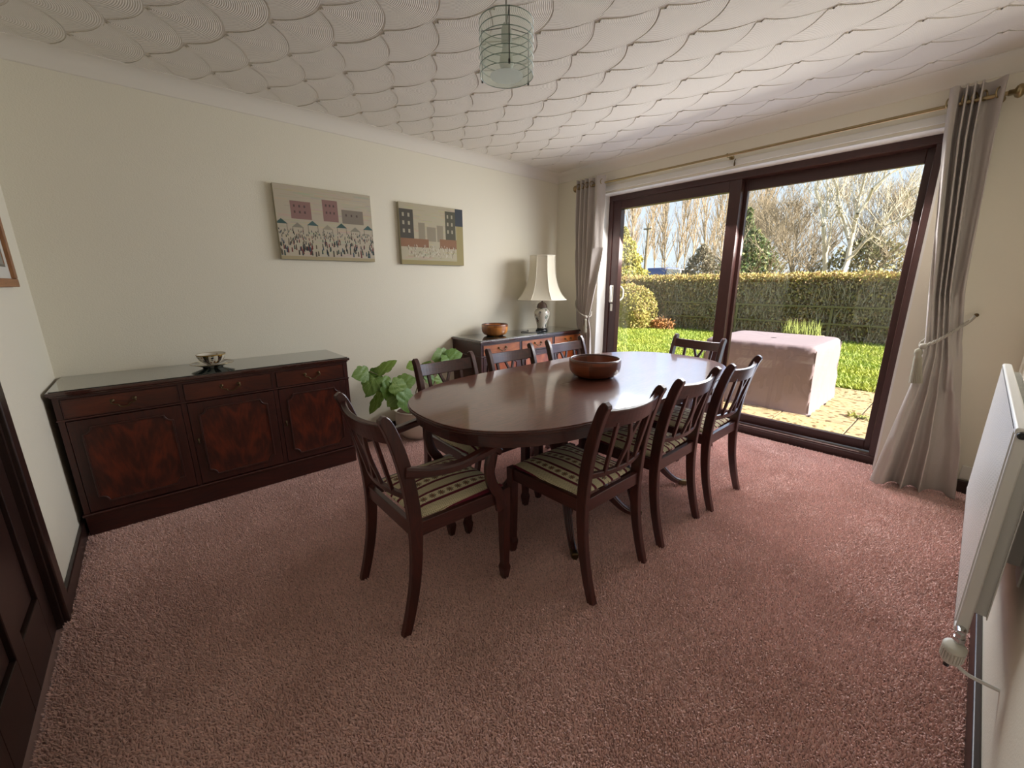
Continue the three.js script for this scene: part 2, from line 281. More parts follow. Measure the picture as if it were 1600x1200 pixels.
// ---------------------------------------------------------------- dining chairs
const stripes = drawn(456, 480, (g, W, H) => { // striped damask, 114 x 120 mm: flower band, maroon line, lattice band, maroon line
  const mm = 4, R = rng(3);
  g.fillStyle = '#e6d9b6'; g.fillRect(0, 0, W, H);
  for (let i = 0; i < 4500; i++) { g.fillStyle = R() > 0.5 ? 'rgba(150,132,96,.35)' : 'rgba(226,216,184,.3)'; g.fillRect(R() * W, R() * H, 2, 5); }
  const bandAt = (x, w, c) => { g.fillStyle = c; g.fillRect(x * mm, 0, w * mm, H); };
  for (const x of [45, 102]) { bandAt(x - 1, 14, '#66102a'); bandAt(x - 3.4, 1.2, '#93835a'); bandAt(x + 14.2, 1.2, '#93835a'); }
  g.strokeStyle = '#7d7148'; g.lineWidth = 3.2;
  for (let y = -16; y < 140; y += 10) for (const f of [0, 1]) { g.beginPath(); for (let k = 0; k <= 5; k++) g.lineTo((62 + k * 7.4) * mm, (y + ((k + f) % 2) * 10) * mm); g.stroke(); }
  for (let y = 20; y < 120; y += 40) { // little flower sprays
    for (let k = 0; k < 9; k++) { const a = k / 9 * 6.28; g.fillStyle = k % 3 ? '#5f4a2e' : '#7a3f30'; g.beginPath(); g.ellipse((22 + Math.cos(a) * 10) * mm, (y + Math.sin(a) * 10) * mm, 6 * mm, 2.3 * mm, a, 0, 7); g.fill(); }
    g.fillStyle = '#82503a'; g.beginPath(); g.arc(22 * mm, y * mm, 5 * mm, 0, 7); g.fill(); g.fillStyle = '#5a4d30'; g.fillRect(21.3 * mm, (y + 9) * mm, 1.6 * mm, 9 * mm);
  }
});
stripes.repeat.set(1 / 0.114, 1 / 0.12);
const fabric = phys({ map: stripes, roughness: 0.9, sheen: 0.2, sheenRoughness: 0.6, sheenColor: rgb(0.6, 0.55, 0.45), bumpMap: tex(128, 128, (u, v) => 0.5 + 0.5 * Math.sin(u * 402) * Math.sin(v * 402), false, 20, 20), bumpScale: 0.0004 });

function buildChair(name, label, arms) {
  const o = thing(name, label, 'chair', [0, 0, 0], 0, arms ? undefined : 'dining chairs round the mahogany table');
  const W = arms ? 0.2 : 0.192, m = M.mahogany; // half distance between the post centres
  // back posts that run down into the rear legs (curved in side view: u = z, v = y)
  const line = spline([[0.252, 0.0], [0.226, 0.09], [0.199, 0.22], [0.186, 0.36], [0.186, 0.46], [0.200, 0.60], [0.230, 0.74], [0.262, 0.835], [0.280, 0.862]], 36);
  const postShape = band(line, lerpTable([[0, 0.0165], [0.25, 0.020], [0.45, 0.0245], [0.6, 0.0245], [0.8, 0.0215], [0.93, 0.019], [0.975, 0.0165], [1, 0.009]]));
  const post = metres(extrude(postShape, 0.028, 0.003).rotateY(-Math.PI / 2));
  for (const s of [-1, 1]) part('back_leg', post, m, o).position.set(s * W, 0, 0);
  // front legs: square, tapering, with a spade foot
  const leg = metres(squareLathe([[0.0001, 0], [0.0115, 0.001], [0.0135, 0.014], [0.0185, 0.052], [0.019, 0.062], [0.0145, 0.082], [0.0155, 0.12], [0.0185, 0.3], [0.019, 0.445], [0.0185, 0.448], [0.0001, 0.448]]));
  const FW = arms ? 0.214 : 0.206, FZ = -0.222;
  for (const s of [-1, 1]) part('leg', leg, m, o).position.set(s * FW, 0, FZ);
  // seat rails
  const rail = (x0, z0, x1, z1, h0 = 0.388, h1 = 0.446, t = 0.022) => { const l = Math.hypot(x1 - x0, z1 - z0); return metres(bake(box(l, h1 - h0, t, 0, 0, 0, 0.003), (x0 + x1) / 2, (h0 + h1) / 2, (z0 + z1) / 2, 0, -Math.atan2(z1 - z0, x1 - x0)), 'x'); };
  part('seat_rail', rail(-FW, FZ, FW, FZ), m, o); part('seat_rail', rail(-W, 0.188, W, 0.188), m, o);
  for (const s of [-1, 1]) part('seat_rail', rail(s * FW, FZ, s * W, 0.188), m, o);
  // drop-in cushion
  { const N = 18, pos = [], uv = [], idx = [], f = (i) => -Math.cos(i / N * Math.PI);
    for (let j = 0; j <= N; j++) for (let i = 0; i <= N; i++) {
      const u = f(i), v = f(j), hw = mix(FW - 0.004, W - 0.012, (v + 1) / 2) - 0.0, x = u * hw * (1 - 0.012 * v * v), z = mix(FZ - 0.012, 0.168, (v + 1) / 2) + u * u * 0.006 * -Math.sign(v);
      const e = Math.min(1 - Math.abs(u), 1 - Math.abs(v)); pos.push(x, 0.446 + 0.034 * Math.pow(clamp(e * 1.25), 0.42), z); uv.push(x + 0.022, z);
    }
    for (let j = 0; j < N; j++) for (let i = 0; i < N; i++) { const a = j * (N + 1) + i; idx.push(a, a + N + 1, a + 1, a + 1, a + N + 1, a + N + 2); }
    const g = new THREE.BufferGeometry(); g.setAttribute('position', new THREE.Float32BufferAttribute(pos, 3)); g.setAttribute('uv', new THREE.Float32BufferAttribute(uv, 2)); g.setIndex(idx); g.computeVertexNormals();
    part('seat_cushion', g, fabric, o).userData.label = 'striped cream and maroon seat'; }
  // bowed rails of the back
  const arc = (w, bow, n = 16) => Array.from({ length: n + 1 }, (_, i) => { const t = i / n * 2 - 1; return [t * w, bow * (1 - t * t)]; });
  const bowed = (w, bow, t, h, lean) => metres(bake(extrude(band(arc(w, bow), t / 2), h, 0.003).rotateX(Math.PI / 2), 0, 0, 0, lean), 'x');
  const lean = 0.235, topRail = bowed(W - 0.008, 0.034, 0.02, 0.07, lean), lowRail = bowed(W - 0.008, 0.03, 0.018, 0.026, 0.18);
  part('top_rail', topRail, m, o).position.set(0, 0.798, 0.252); part('lower_rail', lowRail, m, o).position.set(0, 0.548, 0.194);
  // slats: two straight ones and a waisted splat that forks at both ends
  const tall = 0.236, up = (g, x, bow) => metres(bake(g, x, 0.662, 0.222 + bow, 0.235));
  for (const s of [-1, 1]) part('slat', up(extrude([[-0.009 - s * 0.004, -tall / 2], [0.009 - s * 0.004, -tall / 2], [0.011 + s * 0.006, tall / 2], [-0.011 + s * 0.006, tall / 2]], 0.013, 0.002), s * 0.108, 0.023), m, o);
  const side = [[0.045, -0.118], [0.030, -0.07], [0.017, -0.03], [0.0145, 0.0], [0.018, 0.03], [0.034, 0.075], [0.052, 0.118]];
  const R = spline(side, 20), Lr = R.map(([x, y]) => [-x, y]).reverse();
  const outline = [...R, [0.031, 0.118], [0.016, 0.075], [0.0, 0.045], [-0.016, 0.075], [-0.031, 0.118], ...Lr, [-0.027, -0.118], [-0.012, -0.07], [0.0, -0.04], [0.012, -0.07], [0.027, -0.118]];
  part('splat', up(extrude(outline, 0.013, 0.002), 0, 0.031), m, o);
  if (arms) for (const s of [-1, 1]) {
    const c = new THREE.CatmullRomCurve3([V(s * (W + 0.012), 0.655, 0.212), V(s * (W + 0.032), 0.640, 0.13), V(s * (W + 0.048), 0.636, 0.02), V(s * (W + 0.047), 0.650, -0.09), V(s * (W + 0.040), 0.650, -0.15), V(s * (W + 0.036), 0.628, -0.182)], false, 'centripetal');
    part('arm', metres(sweep(c, 30, lerpTable([[0, 0.012], [0.25, 0.021], [0.8, 0.022], [1, 0.016]]), lerpTable([[0, 0.02], [0.3, 0.016], [1, 0.015]])), 'z'), m, o);
    const q = new THREE.CatmullRomCurve3([V(s * (W + 0.040), 0.645, -0.145), V(s * (W + 0.038), 0.58, -0.128), V(s * (W + 0.034), 0.50, -0.142), V(s * (W + 0.030), 0.44, -0.178), V(s * (W + 0.028), 0.365, -0.195)], false, 'centripetal');
    part('arm_support', metres(sweep(q, 24, lerpTable([[0, 0.012], [1, 0.0125]]), lerpTable([[0, 0.019], [0.5, 0.022], [1, 0.024]]), V(1, 0, 0)), 'y'), m, o);
  }
  return o;
}
// rectangular bar with softened corners along a curve; side = half width along 'across'
function sweep(curve, n, halfA, halfB, across) {
  const P = curve.getSpacedPoints(n), ring = 8, pos = [], idx = [];
  P.forEach((p, i) => {
    const t = curve.getTangentAt(i / n), a = (across ? across.clone() : V(0, 1, 0).cross(t)).normalize(), b = t.clone().cross(a).normalize(); a.copy(b.clone().cross(t)).normalize();
    const ha = halfA(i / n), hb = halfB(i / n), k = 0.62;
    for (const [u, v] of [[1, k], [k, 1], [-k, 1], [-1, k], [-1, -k], [-k, -1], [k, -1], [1, -k]]) pos.push(...p.clone().addScaledVector(a, u * ha).addScaledVector(b, v * hb).toArray());
  });
  for (let i = 0; i < n; i++) for (let k = 0; k < ring; k++) { const a = i * ring + k, b = i * ring + (k + 1) % ring; idx.push(a, b, a + ring, b, b + ring, a + ring); }
  for (let k = 1; k < ring - 1; k++) idx.push(0, k + 1, k, n * ring, n * ring + k, n * ring + k + 1);
  const g = new THREE.BufferGeometry(); g.setAttribute('position', new THREE.Float32BufferAttribute(pos, 3)); g.setAttribute('uv', new THREE.Float32BufferAttribute(new Float32Array(pos.length / 3 * 2), 2)); g.setIndex(idx);
  // make sure the faces look outward
  const c0 = curve.getPointAt(0.5), v0 = V(pos[(n >> 1) * 24], pos[(n >> 1) * 24 + 1], pos[(n >> 1) * 24 + 2]).sub(c0); g.computeVertexNormals();
  if (V(...g.attributes.normal.array.slice((n >> 1) * 24, (n >> 1) * 24 + 3)).dot(v0) < 0) { for (let i = 0; i < idx.length; i += 3) [idx[i + 1], idx[i + 2]] = [idx[i + 2], idx[i + 1]]; g.setIndex(idx); g.computeVertexNormals(); }
  return toCreasedNormals(g, 0.5);
}
const armchair = buildChair('carver_chair', 'dark mahogany armchair with striped seat at the near end of the table', true);
armchair.position.set(-1.407, 0, -0.78);
copyOf(armchair, 'dark armchair at the far table end with its back to the patio door', [-1.465, 0, -2.985], Math.PI - 0.12);
const chair = buildChair('dining_chair', 'armless striped-seat chair nearest the camera on the radiator side of the table', false);
chair.position.set(-1.09, 0, -1.362); chair.rotation.y = Math.PI / 2;
copyOf(chair, 'middle one of the three armless chairs on the radiator side of the table', [-1.092, 0, -1.915], Math.PI / 2);
copyOf(chair, 'armless chair on the radiator side nearest the patio door', [-1.07, 0, -2.43], Math.PI / 2);
copyOf(chair, 'armless chair behind the table, in front of the potted plant', [-1.80, 0, -1.285], -Math.PI / 2);
copyOf(chair, 'armless chair behind the table, below the small wooden bowl on the sideboard', [-1.81, 0, -1.815], -Math.PI / 2);
copyOf(chair, 'armless chair behind the table, in front of the table lamp and the tied curtain', [-1.83, 0, -2.40], -Math.PI / 2);

// ---------------------------------------------------------------- dining table
{
  const cx = -1.428, cz = -1.876, s = 0.28, a = 0.816, b = 0.517, N = 2.5, H = 0.748;
  const o = thing('dining_table', 'long oval mahogany dining table with a central leaf on two pedestals', 'table', [cx, 0, cz]);
  const end = (d, grow = 0, n = 36) => Array.from({ length: n + 1 }, (_, i) => { const t = i / n * Math.PI, c = Math.cos(t), q = Math.sin(t), e = 2 / N; return [Math.sign(c) * Math.pow(Math.abs(c), e) * (b + grow), d * (s + Math.pow(q, e) * (a + grow))]; });
  const flat = (pts, t, y, bev, seg = 2) => bake(extrude(pts, t, bev, [], seg), 0, y, 0, Math.PI / 2); // outline in x,z -> lies flat
  const gap = 0.0009;
  for (const d of [1, -1]) {
    const outline = end(d); const pts = [...outline.map(([x, z]) => [x, z]), [-b, d * (s + gap)], [b, d * (s + gap)]];
    const top = part('end_top', metres(flat(d > 0 ? pts : pts.slice().reverse(), 0.022, H - 0.011, 0.0022), 'z'), M.tableTop, o);
    part('reeded_edge', metres(join([0.0, 0.008].map((k) => creased(flat(d > 0 ? [...end(d, 0.004 - k * 0.3), [-b, d * s], [b, d * s]] : [...end(d, 0.004 - k * 0.3), [-b, d * s], [b, d * s]].reverse(), 0.007, H - 0.009 - k, 0.0032, 3), 0.6))), 'z'), M.mahogany, top);
  }
  for (const d of [1, -1]) { const leaf = part('leaf', metres(flat([[d > 0 ? gap / 2 : -b, -s], [d > 0 ? b : -gap / 2, -s], [d > 0 ? b : -gap / 2, s], [d > 0 ? gap / 2 : -b, s]], 0.022, H - 0.011, 0.001), 'z'), M.tableTop, o); leaf.userData.label = 'folding leaf'; }
  const loop = [...end(1, -0.03), ...end(-1, -0.03).reverse()], inner = [...end(1, -0.055), ...end(-1, -0.055).reverse()];
  part('apron', metres(bake(extrude(loop, 0.058, 0.002, [inner]), 0, H - 0.022 - 0.029, 0, Math.PI / 2), 'x'), M.mahogany, o);
  for (const d of [1, -1]) {
    const p = new THREE.Group(); p.name = 'pedestal'; p.position.set(0, 0, d * 0.275); o.add(p);
    part('column', metres(lathe([[0.0001, 0.19], [0.05, 0.192], [0.062, 0.21], [0.062, 0.31], [0.05, 0.325], [0.038, 0.335], [0.034, 0.36], [0.052, 0.40], [0.06, 0.45], [0.052, 0.50], [0.036, 0.54], [0.032, 0.60], [0.045, 0.615], [0.045, 0.635], [0.03, 0.64], [0.0001, 0.641]], 28)), M.mahogany, p);
    part('bearer', metres(span(-0.36, 0.36, 0.638, 0.670, -0.045, 0.045, 0.006), 'x'), M.mahogany, p);
    for (const [u, v] of [[1, 1], [1, -1], [-1, 1], [-1, -1]]) {
      const dir = V(u * 0.36, 0, v * d * 0.268), L = dir.length(); dir.normalize();
      const at = (r, y) => dir.clone().multiplyScalar(r).setY(y), c = new THREE.CatmullRomCurve3([at(0.04, 0.275), at(0.13, 0.262), at(0.24, 0.185), at(0.32, 0.095), at(0.385, 0.040), at(L - 0.02, 0.026)], false, 'centripetal');
      const across = V(-dir.z, 0, dir.x), leg = part('leg', metres(sweep(c, 26, lerpTable([[0, 0.024], [1, 0.015]]), lerpTable([[0, 0.03], [0.5, 0.024], [1, 0.013]]), across)), M.mahogany, p);
      part('reeding', metres(join([-0.6, 0, 0.6].map((k) => { const pts = c.getSpacedPoints(16).slice(2).map((q, i, A) => { const t = c.getTangentAt(clamp((i + 2) / 16)), n = across.clone().cross(t).normalize(); if (n.y < 0) n.negate(); return q.clone().addScaledVector(n, lerpTable([[0, 0.029], [0.5, 0.0235], [1, 0.0125]])((i + 2) / 16)).addScaledVector(across, k * mix(0.02, 0.013, (i + 2) / 16)); }); return tube(pts, 0.0045, 20, 6); }))), M.mahogany, leg);
      part('foot_cap', bake(join(box(0.034, 0.03, 0.052, 0, 0, 0, 0.008), bake(new THREE.CylinderGeometry(0.014, 0.014, 0.016, 14), 0, -0.011, 0.012, 0, 0, Math.PI / 2)), ...at(L - 0.008, 0.026).toArray(), 0, Math.atan2(dir.x, dir.z)), M.oldBrass, leg);
    }
  }
}

// ---------------------------------------------------------------- sideboards
function bail(w = 0.085) { // swan-neck drop handle with two rosettes; lies in x,y, faces +z
  const h = w / 2, r = (x) => bake(lathe([[0.0001, 0.006], [0.006, 0.005], [0.009, 0.002], [0.010, 0], [0.0001, 0]], 14), x, 0, 0, Math.PI / 2);
  return join(r(-h), r(h), bake(new THREE.SphereGeometry(0.0055, 10, 8), -h, 0, 0.012), bake(new THREE.SphereGeometry(0.0055, 10, 8), h, 0, 0.012),
    tube([[-h, 0.0, 0.012], [-h * 1.12, -0.008, 0.014], [-h * 0.86, -0.016, 0.016], [-h * 0.55, -0.020, 0.017], [-h * 0.38, -0.030, 0.017], [0, -0.034, 0.018], [h * 0.38, -0.030, 0.017], [h * 0.55, -0.020, 0.017], [h * 0.86, -0.016, 0.016], [h * 1.12, -0.008, 0.014], [h, 0.0, 0.012]], 0.0034, 40, 7));
}
function buildSideboard(label, drawerWood, panelWood) {
  const o = thing('sideboard', label, 'sideboard', [0, 0, 0], Math.PI / 2), L = 0.7, D = 0.225, m = M.carcass;
  part('plinth', metres(span(-L, L, 0.008, 0.118, -D, D - 0.004, 0.003), 'x'), m, o);
  part('plinth_moulding', metres(span(-L - 0.008, L + 0.008, 0.116, 0.132, -D, D + 0.008, 0.006), 'x'), m, o);
  part('body', metres(span(-L, L, 0.13, 0.757, -D, D - 0.018), 'y'), m, o);
  part('waist_moulding', metres(span(-L - 0.004, L + 0.004, 0.633, 0.644, -D, D + 0.004, 0.004), 'x'), m, o);
  part('top', metres(join(span(-L - 0.006, L + 0.006, 0.755, 0.765, -D, D + 0.006, 0.004), span(-L - 0.016, L + 0.016, 0.764, 0.783, -D, D + 0.016, 0.006)), 'x'), M.polished, o);
  const sheet = part('glass_sheet', span(-L - 0.004, L + 0.004, 0.7834, 0.7874, -D + 0.004, D + 0.004, 0.0015), phys({ color: rgb(0.02, 0.03, 0.026), roughness: 0.04, clearcoat: 1, clearcoatRoughness: 0.02, ior: 1.7 }), o);
  sheet.userData.label = 'dark glossy protective glass on the top';
  const xs = [-L, -L + 0.483 - 0.002, -L + 0.941, L], gold = M.oldBrass, hw = bail();
  for (const x of [-L + 0.012, xs[1], xs[2], L - 0.012]) part('stile', metres(span(x - 0.012, x + 0.012, 0.132, 0.757, D - 0.02, D - 0.002, 0.002)), m, o);
  part('rail', metres(span(-L, L, 0.742, 0.757, D - 0.02, D - 0.003, 0.002), 'x'), m, o);
  for (let k = 0; k < 3; k++) {
    const a = xs[k] + (k ? 0.014 : 0.026), b = xs[k + 1] - (k < 2 ? 0.014 : 0.026), c = (a + b) / 2, w = b - a;
    const dr = part('drawer', metres(span(a, b, 0.648, 0.740, D - 0.018, D, 0.002), 'x'), drawerWood, o); dr.userData.label = 'drawer front';
    const bead = [[a, 0.648], [b, 0.648], [b, 0.740], [a, 0.740]];
    part('cockbead', join(span(a, b, 0.646, 0.6495, D - 0.01, D + 0.003, 0.001), span(a, b, 0.7385, 0.742, D - 0.01, D + 0.003, 0.001), span(a - 0.001, a + 0.0025, 0.647, 0.741, D - 0.01, D + 0.003, 0.001), span(b - 0.0025, b + 0.001, 0.647, 0.741, D - 0.01, D + 0.003, 0.001)), m, dr);
    part('handle', hw, gold, dr).position.set(c, 0.706, D + 0.001);
    const y0 = 0.137, y1 = 0.629, door = part('door', metres(span(a, b, y0, y1, D - 0.018, D, 0.002), 'y'), m, o);
    // figured panel inside a moulding with scooped corners
    const pa = a + 0.045, pb = b - 0.045, pc = y0 + 0.042, pd = y1 - 0.042, r = 0.034, path = [];
    for (const [x, y, s0] of [[pb, pc, 1], [pb, pd, 2], [pa, pd, 3], [pa, pc, 0]]) for (let i = 0; i <= 6; i++) { const th = (s0 * 90 + 90 - i * 15) * DEG; path.push([x + Math.cos(th) * r * [1, 1][0], y + Math.sin(th) * r]); }
    const veneer = bake(extrude(path, 0.004, 0.0008), 0, 0, D + 0.001), uv = veneer.attributes.uv, pp = veneer.attributes.position;
    for (let i = 0; i < uv.count; i++) uv.setXY(i, (pp.getX(i) - pa) / (pb - pa), (pp.getY(i) - pc) / (pd - pc));
    part('veneer_panel', veneer, panelWood, door);
    const rim = []; path.forEach((p, i) => { const q = path[(i + 1) % path.length]; rim.push(bake(box(Math.hypot(q[0] - p[0], q[1] - p[1]) + 0.004, 0.009, 0.010, 0, 0, 0, 0.003), (p[0] + q[0]) / 2, (p[1] + q[1]) / 2, D + 0.004, 0, 0, Math.atan2(q[1] - p[1], q[0] - p[0]))); });
    part('moulding', metres(join(rim)), m, door);
    if (k) part('escutcheon', bake(join(bake(lathe([[0.0001, 0.004], [0.005, 0.003], [0.007, 0], [0.0001, 0]], 12), 0, 0.012, 0, Math.PI / 2), bake(lathe([[0.0001, 0.004], [0.005, 0.003], [0.007, 0], [0.0001, 0]], 12), 0, -0.012, 0, Math.PI / 2), tube([[0, 0.012, 0.006], [0, 0, 0.011], [0, -0.016, 0.006]], 0.003, 10, 6)), a + 0.02, 0.40, D), gold, door);
  }
  return o;
}
buildSideboard('long mahogany sideboard with a gilt cup and saucer standing on its top', M.drawer, M.flame).position.set(-3.085, 0, -0.283);
buildSideboard('corner sideboard with drawer fronts coloured as brightly lit, a table lamp and a bowl on it', M.litDrawer, M.litPanel).position.set(-3.085, 0, -2.857);

// ---------------------------------------------------------------- bowls, cup, lamp
const staves = (seed, dark) => drawn(512, 128, (g, W, H) => { // glued blocks of mixed timber
  const R = rng(seed), rows = 5;
  for (let r = 0; r < rows; r++) { let x = -R() * 30; while (x < W) { const w = 26 + R() * 24, t = R(); g.fillStyle = dark ? `rgb(${88 + t * 52},${44 + t * 30},${26 + t * 16})` : `rgb(${120 + t * 105},${66 + t * 84},${28 + t * 48})`; g.fillRect(x, r * H / rows, w + 1, H / rows + 1); g.fillStyle = 'rgba(40,15,5,.12)'; for (let k = 0; k < 7; k++) g.fillRect(x + R() * w, r * H / rows + R() * H / rows, 10 + R() * 14, 1); x += w; } }
});
function bowl(r, h, seed, dark, label, pos) {
  const o = thing('wooden_bowl', label, 'bowl', pos, seed * 0.7, 'turned wooden bowls');
  const prof = [[0.0001, 0], [r * 0.62, 0.001], [r * 0.66, 0.006], [r * 0.84, h * 0.13], [r * 0.96, h * 0.34], [r * 1.0, h * 0.62], [r * 1.0, h * 0.93], [r * 0.99, h * 0.985], [r * 0.955, h], [r * 0.92, h * 0.985], [r * 0.905, h * 0.9], [r * 0.895, h * 0.55], [r * 0.82, h * 0.27], [r * 0.6, h * 0.13], [0.0001, h * 0.1]];
  part('bowl_wall', lathe(prof, 56), phys({ map: staves(seed, dark), roughness: 0.3, clearcoat: 0.5, clearcoatRoughness: 0.15 }), o);
  part('rim', bake(new THREE.TorusGeometry(r * 0.95, r * 0.042, 10, 56), 0, h * 0.975, 0, Math.PI / 2), M.mahogany, o);
  return o;
}
bowl(0.148, 0.105, 4, true, 'large brown turned wooden bowl standing on the dining table', [-1.425, 0.7485, -1.90]);
bowl(0.128, 0.108, 9, false, 'small honey coloured blockwork bowl on the corner sideboard', [-3.085, 0.788, -2.50]);
{ // gilt cup on its saucer
  const gilt = drawn(512, 128, (g, W, H) => { g.fillStyle = '#d9d2c0'; g.fillRect(0, 0, W, H); const R = rng(8); g.fillStyle = '#2a1c16'; for (let k = 0; k < 6; k++) { g.beginPath(); g.moveTo(k * 85 + 40, 0); g.lineTo(k * 85 + 74, 0); g.lineTo(k * 85 + 66, H); g.lineTo(k * 85 + 50, H); g.fill(); } for (let i = 0; i < 90; i++) { g.fillStyle = ['#7a3a22', '#20303a', '#93713a', '#5a2a1c', '#3d4a2e'][i % 5]; g.beginPath(); g.ellipse(R() * W, R() * H * 0.86, 6 + R() * 9, 3 + R() * 6, R() * 3, 0, 7); g.fill(); } g.fillStyle = '#a98538'; g.fillRect(0, 0, W, 9); g.fillRect(0, H - 16, W, 16); });
  const china = phys({ map: gilt, roughness: 0.12, clearcoat: 1, clearcoatRoughness: 0.04 }), white = phys({ color: rgb(0.68, 0.64, 0.55), roughness: 0.14, clearcoat: 0.8, clearcoatRoughness: 0.05 });
  const c = thing('tea_cup', 'wide china cup with dark and gilt panels standing on a saucer', 'cup', [-3.07, 0.8035, -0.245], 0.4);
  part('cup_wall', lathe([[0.026, 0.0], [0.030, 0.006], [0.045, 0.014], [0.062, 0.030], [0.072, 0.050], [0.0765, 0.066]], 40), china, c);
  part('cup_lining', lathe([[0.0765, 0.066], [0.0745, 0.066], [0.069, 0.048], [0.055, 0.024], [0.0001, 0.014]], 40), white, c);
  part('gilt_rim', bake(new THREE.TorusGeometry(0.0755, 0.0016, 8, 40), 0, 0.066, 0, Math.PI / 2), M.brass, c);
  part('foot_ring', lathe([[0.0001, 0.0], [0.030, 0.0], [0.028, 0.008], [0.0001, 0.008]], 30), white, c);
  part('cup_handle', tube([[0.066, 0.052, 0], [0.088, 0.060, 0], [0.096, 0.044, 0], [0.080, 0.024, 0], [0.056, 0.024, 0]], 0.0034, 20, 8), M.brass, c).rotation.y = 2.2;
  const s = thing('saucer', 'patterned gilt-edged saucer under the china cup on the sideboard', 'saucer', [-3.07, 0.788, -0.245]);
  part('dish', lathe([[0.0001, 0.008], [0.030, 0.009], [0.036, 0.014], [0.05, 0.0155], [0.082, 0.021], [0.108, 0.027], [0.110, 0.026], [0.085, 0.017], [0.055, 0.006], [0.05, 0.0], [0.0001, 0.001]], 48), china, s);
  part('gilt_rim', bake(new THREE.TorusGeometry(0.109, 0.0016, 8, 48), 0, 0.0268, 0, Math.PI / 2), M.brass, s);
}
{ // table lamp with a panelled bell shade
  const o = thing('table_lamp', 'ginger jar table lamp with a cream bell shade on the corner sideboard', 'lamp', [-3.035, 0.788, -3.10], 0.35);
  part('lamp_foot', join(lathe([[0.0001, 0], [0.062, 0], [0.064, 0.008], [0.055, 0.018], [0.05, 0.026], [0.0001, 0.026]], 6), lathe([[0.0001, 0.024], [0.052, 0.024], [0.05, 0.032], [0.0001, 0.032]], 30)), M.black, o);
  const chintz = drawn(512, 256, (g, W, H) => { g.fillStyle = '#cfc8b8'; g.fillRect(0, 0, W, H); const R = rng(31); for (let i = 0; i < 46; i++) { const x = R() * W, y = 20 + R() * (H - 40), s = 8 + R() * 13, c = ['#3d424f', '#6b3a36', '#4a5a44', '#33373f', '#8a5a4c'][i % 5]; for (let k = 0; k < 6; k++) { g.fillStyle = c; g.beginPath(); g.ellipse(x + Math.cos(k * 1.05) * s * 0.6, y + Math.sin(k * 1.05) * s * 0.6, s * 0.42, s * 0.22, k * 1.05, 0, 7); g.fill(); } g.strokeStyle = '#4c5646'; g.lineWidth = 2; g.beginPath(); g.moveTo(x, y); g.quadraticCurveTo(x + 20, y + 18, x + 34 * (R() - 0.5) * 2, y + 30); g.stroke(); } g.fillStyle = '#5a4a44'; g.fillRect(0, 0, W, 10); g.fillRect(0, H - 10, W, 10); });
  part('jar', lathe([[0.044, 0.03], [0.047, 0.036], [0.05, 0.06], [0.062, 0.10], [0.077, 0.145], [0.083, 0.18], [0.080, 0.205], [0.066, 0.226], [0.05, 0.234], [0.047, 0.245]], 44), phys({ map: chintz, roughness: 0.12, clearcoat: 1, clearcoatRoughness: 0.04 }), o);
  part('jar_lid', lathe([[0.058, 0.242], [0.060, 0.246], [0.056, 0.250], [0.052, 0.262], [0.045, 0.282], [0.030, 0.296], [0.010, 0.302], [0.008, 0.315], [0.0001, 0.318]], 36), phys({ color: rgb(0.13, 0.075, 0.06), roughness: 0.15, clearcoat: 1, clearcoatRoughness: 0.05 }), o);
  part('stem', bake(new THREE.CylinderGeometry(0.006, 0.006, 0.20, 12), 0, 0.41, 0), M.brass, o);
  // eight bowed panels
  const N = 8, prof = spline([[0.268, 0.325], [0.215, 0.385], [0.172, 0.47], [0.146, 0.58], [0.137, 0.68], [0.135, 0.762]], 16), cloth = phys({ color: rgb(0.78, 0.72, 0.58), roughness: 0.95, transmission: 0.3, thickness: 0 });
  const panel = (k) => { const pos = [], idx = [], S = 4, th0 = k / N * Math.PI * 2, th1 = (k + 1) / N * Math.PI * 2, uv = [];
    prof.forEach(([r, y]) => { for (let i = 0; i <= S; i++) { const t = i / S, x = mix(Math.cos(th0), Math.cos(th1), t) * r, z = mix(Math.sin(th0), Math.sin(th1), t) * r, e = 1 - 0.035 * Math.sin(t * Math.PI); pos.push(x * e, y, z * e); uv.push(t, y); } });
    for (let j = 0; j < prof.length - 1; j++) for (let i = 0; i < S; i++) { const a = j * (S + 1) + i; idx.push(a, a + S + 1, a + 1, a + 1, a + S + 1, a + S + 2); }
    const g = new THREE.BufferGeometry(); g.setAttribute('position', new THREE.Float32BufferAttribute(pos, 3)); g.setAttribute('uv', new THREE.Float32BufferAttribute(uv, 2)); g.setIndex(idx); g.computeVertexNormals(); return g; };
  const sh = new THREE.Group(); sh.name = 'shade'; o.add(sh);
  for (let k = 0; k < N; k++) part('shade_panel', panel(k), cloth, sh);
  const trimC = std({ color: rgb(0.80, 0.75, 0.62), roughness: 0.9 }), ring = (r, y) => Array.from({ length: N }, (_, k) => V(Math.cos(k / N * 6.28319) * r, y, Math.sin(k / N * 6.28319) * r));
  const poly = (P) => { const c = new THREE.CurvePath(); P.forEach((p, i) => c.add(new THREE.LineCurve3(p, P[(i + 1) % P.length]))); return new THREE.TubeGeometry(c, 64, 0.0045, 6, true); };
  part('shade_trim', join(poly(ring(0.268, 0.327)), poly(ring(0.135, 0.76)), ...Array.from({ length: N }, (_, k) => tube(prof.map(([r, y]) => V(Math.cos(k / N * 6.28319) * r, y, Math.sin(k / N * 6.28319) * r)), 0.003, 20, 5))), trimC, sh);
  part('cord', tube([[0.05, 0.004, 0.02], [0.02, 0.004, 0.12], [-0.05, 0.004, 0.22], [-0.12, 0.004, 0.23], [-0.15, 0.004, 0.16], [-0.12, 0.004, 0.08], [-0.16, 0.004, 0.02]], 0.003, 50, 6), M.black, o);
}

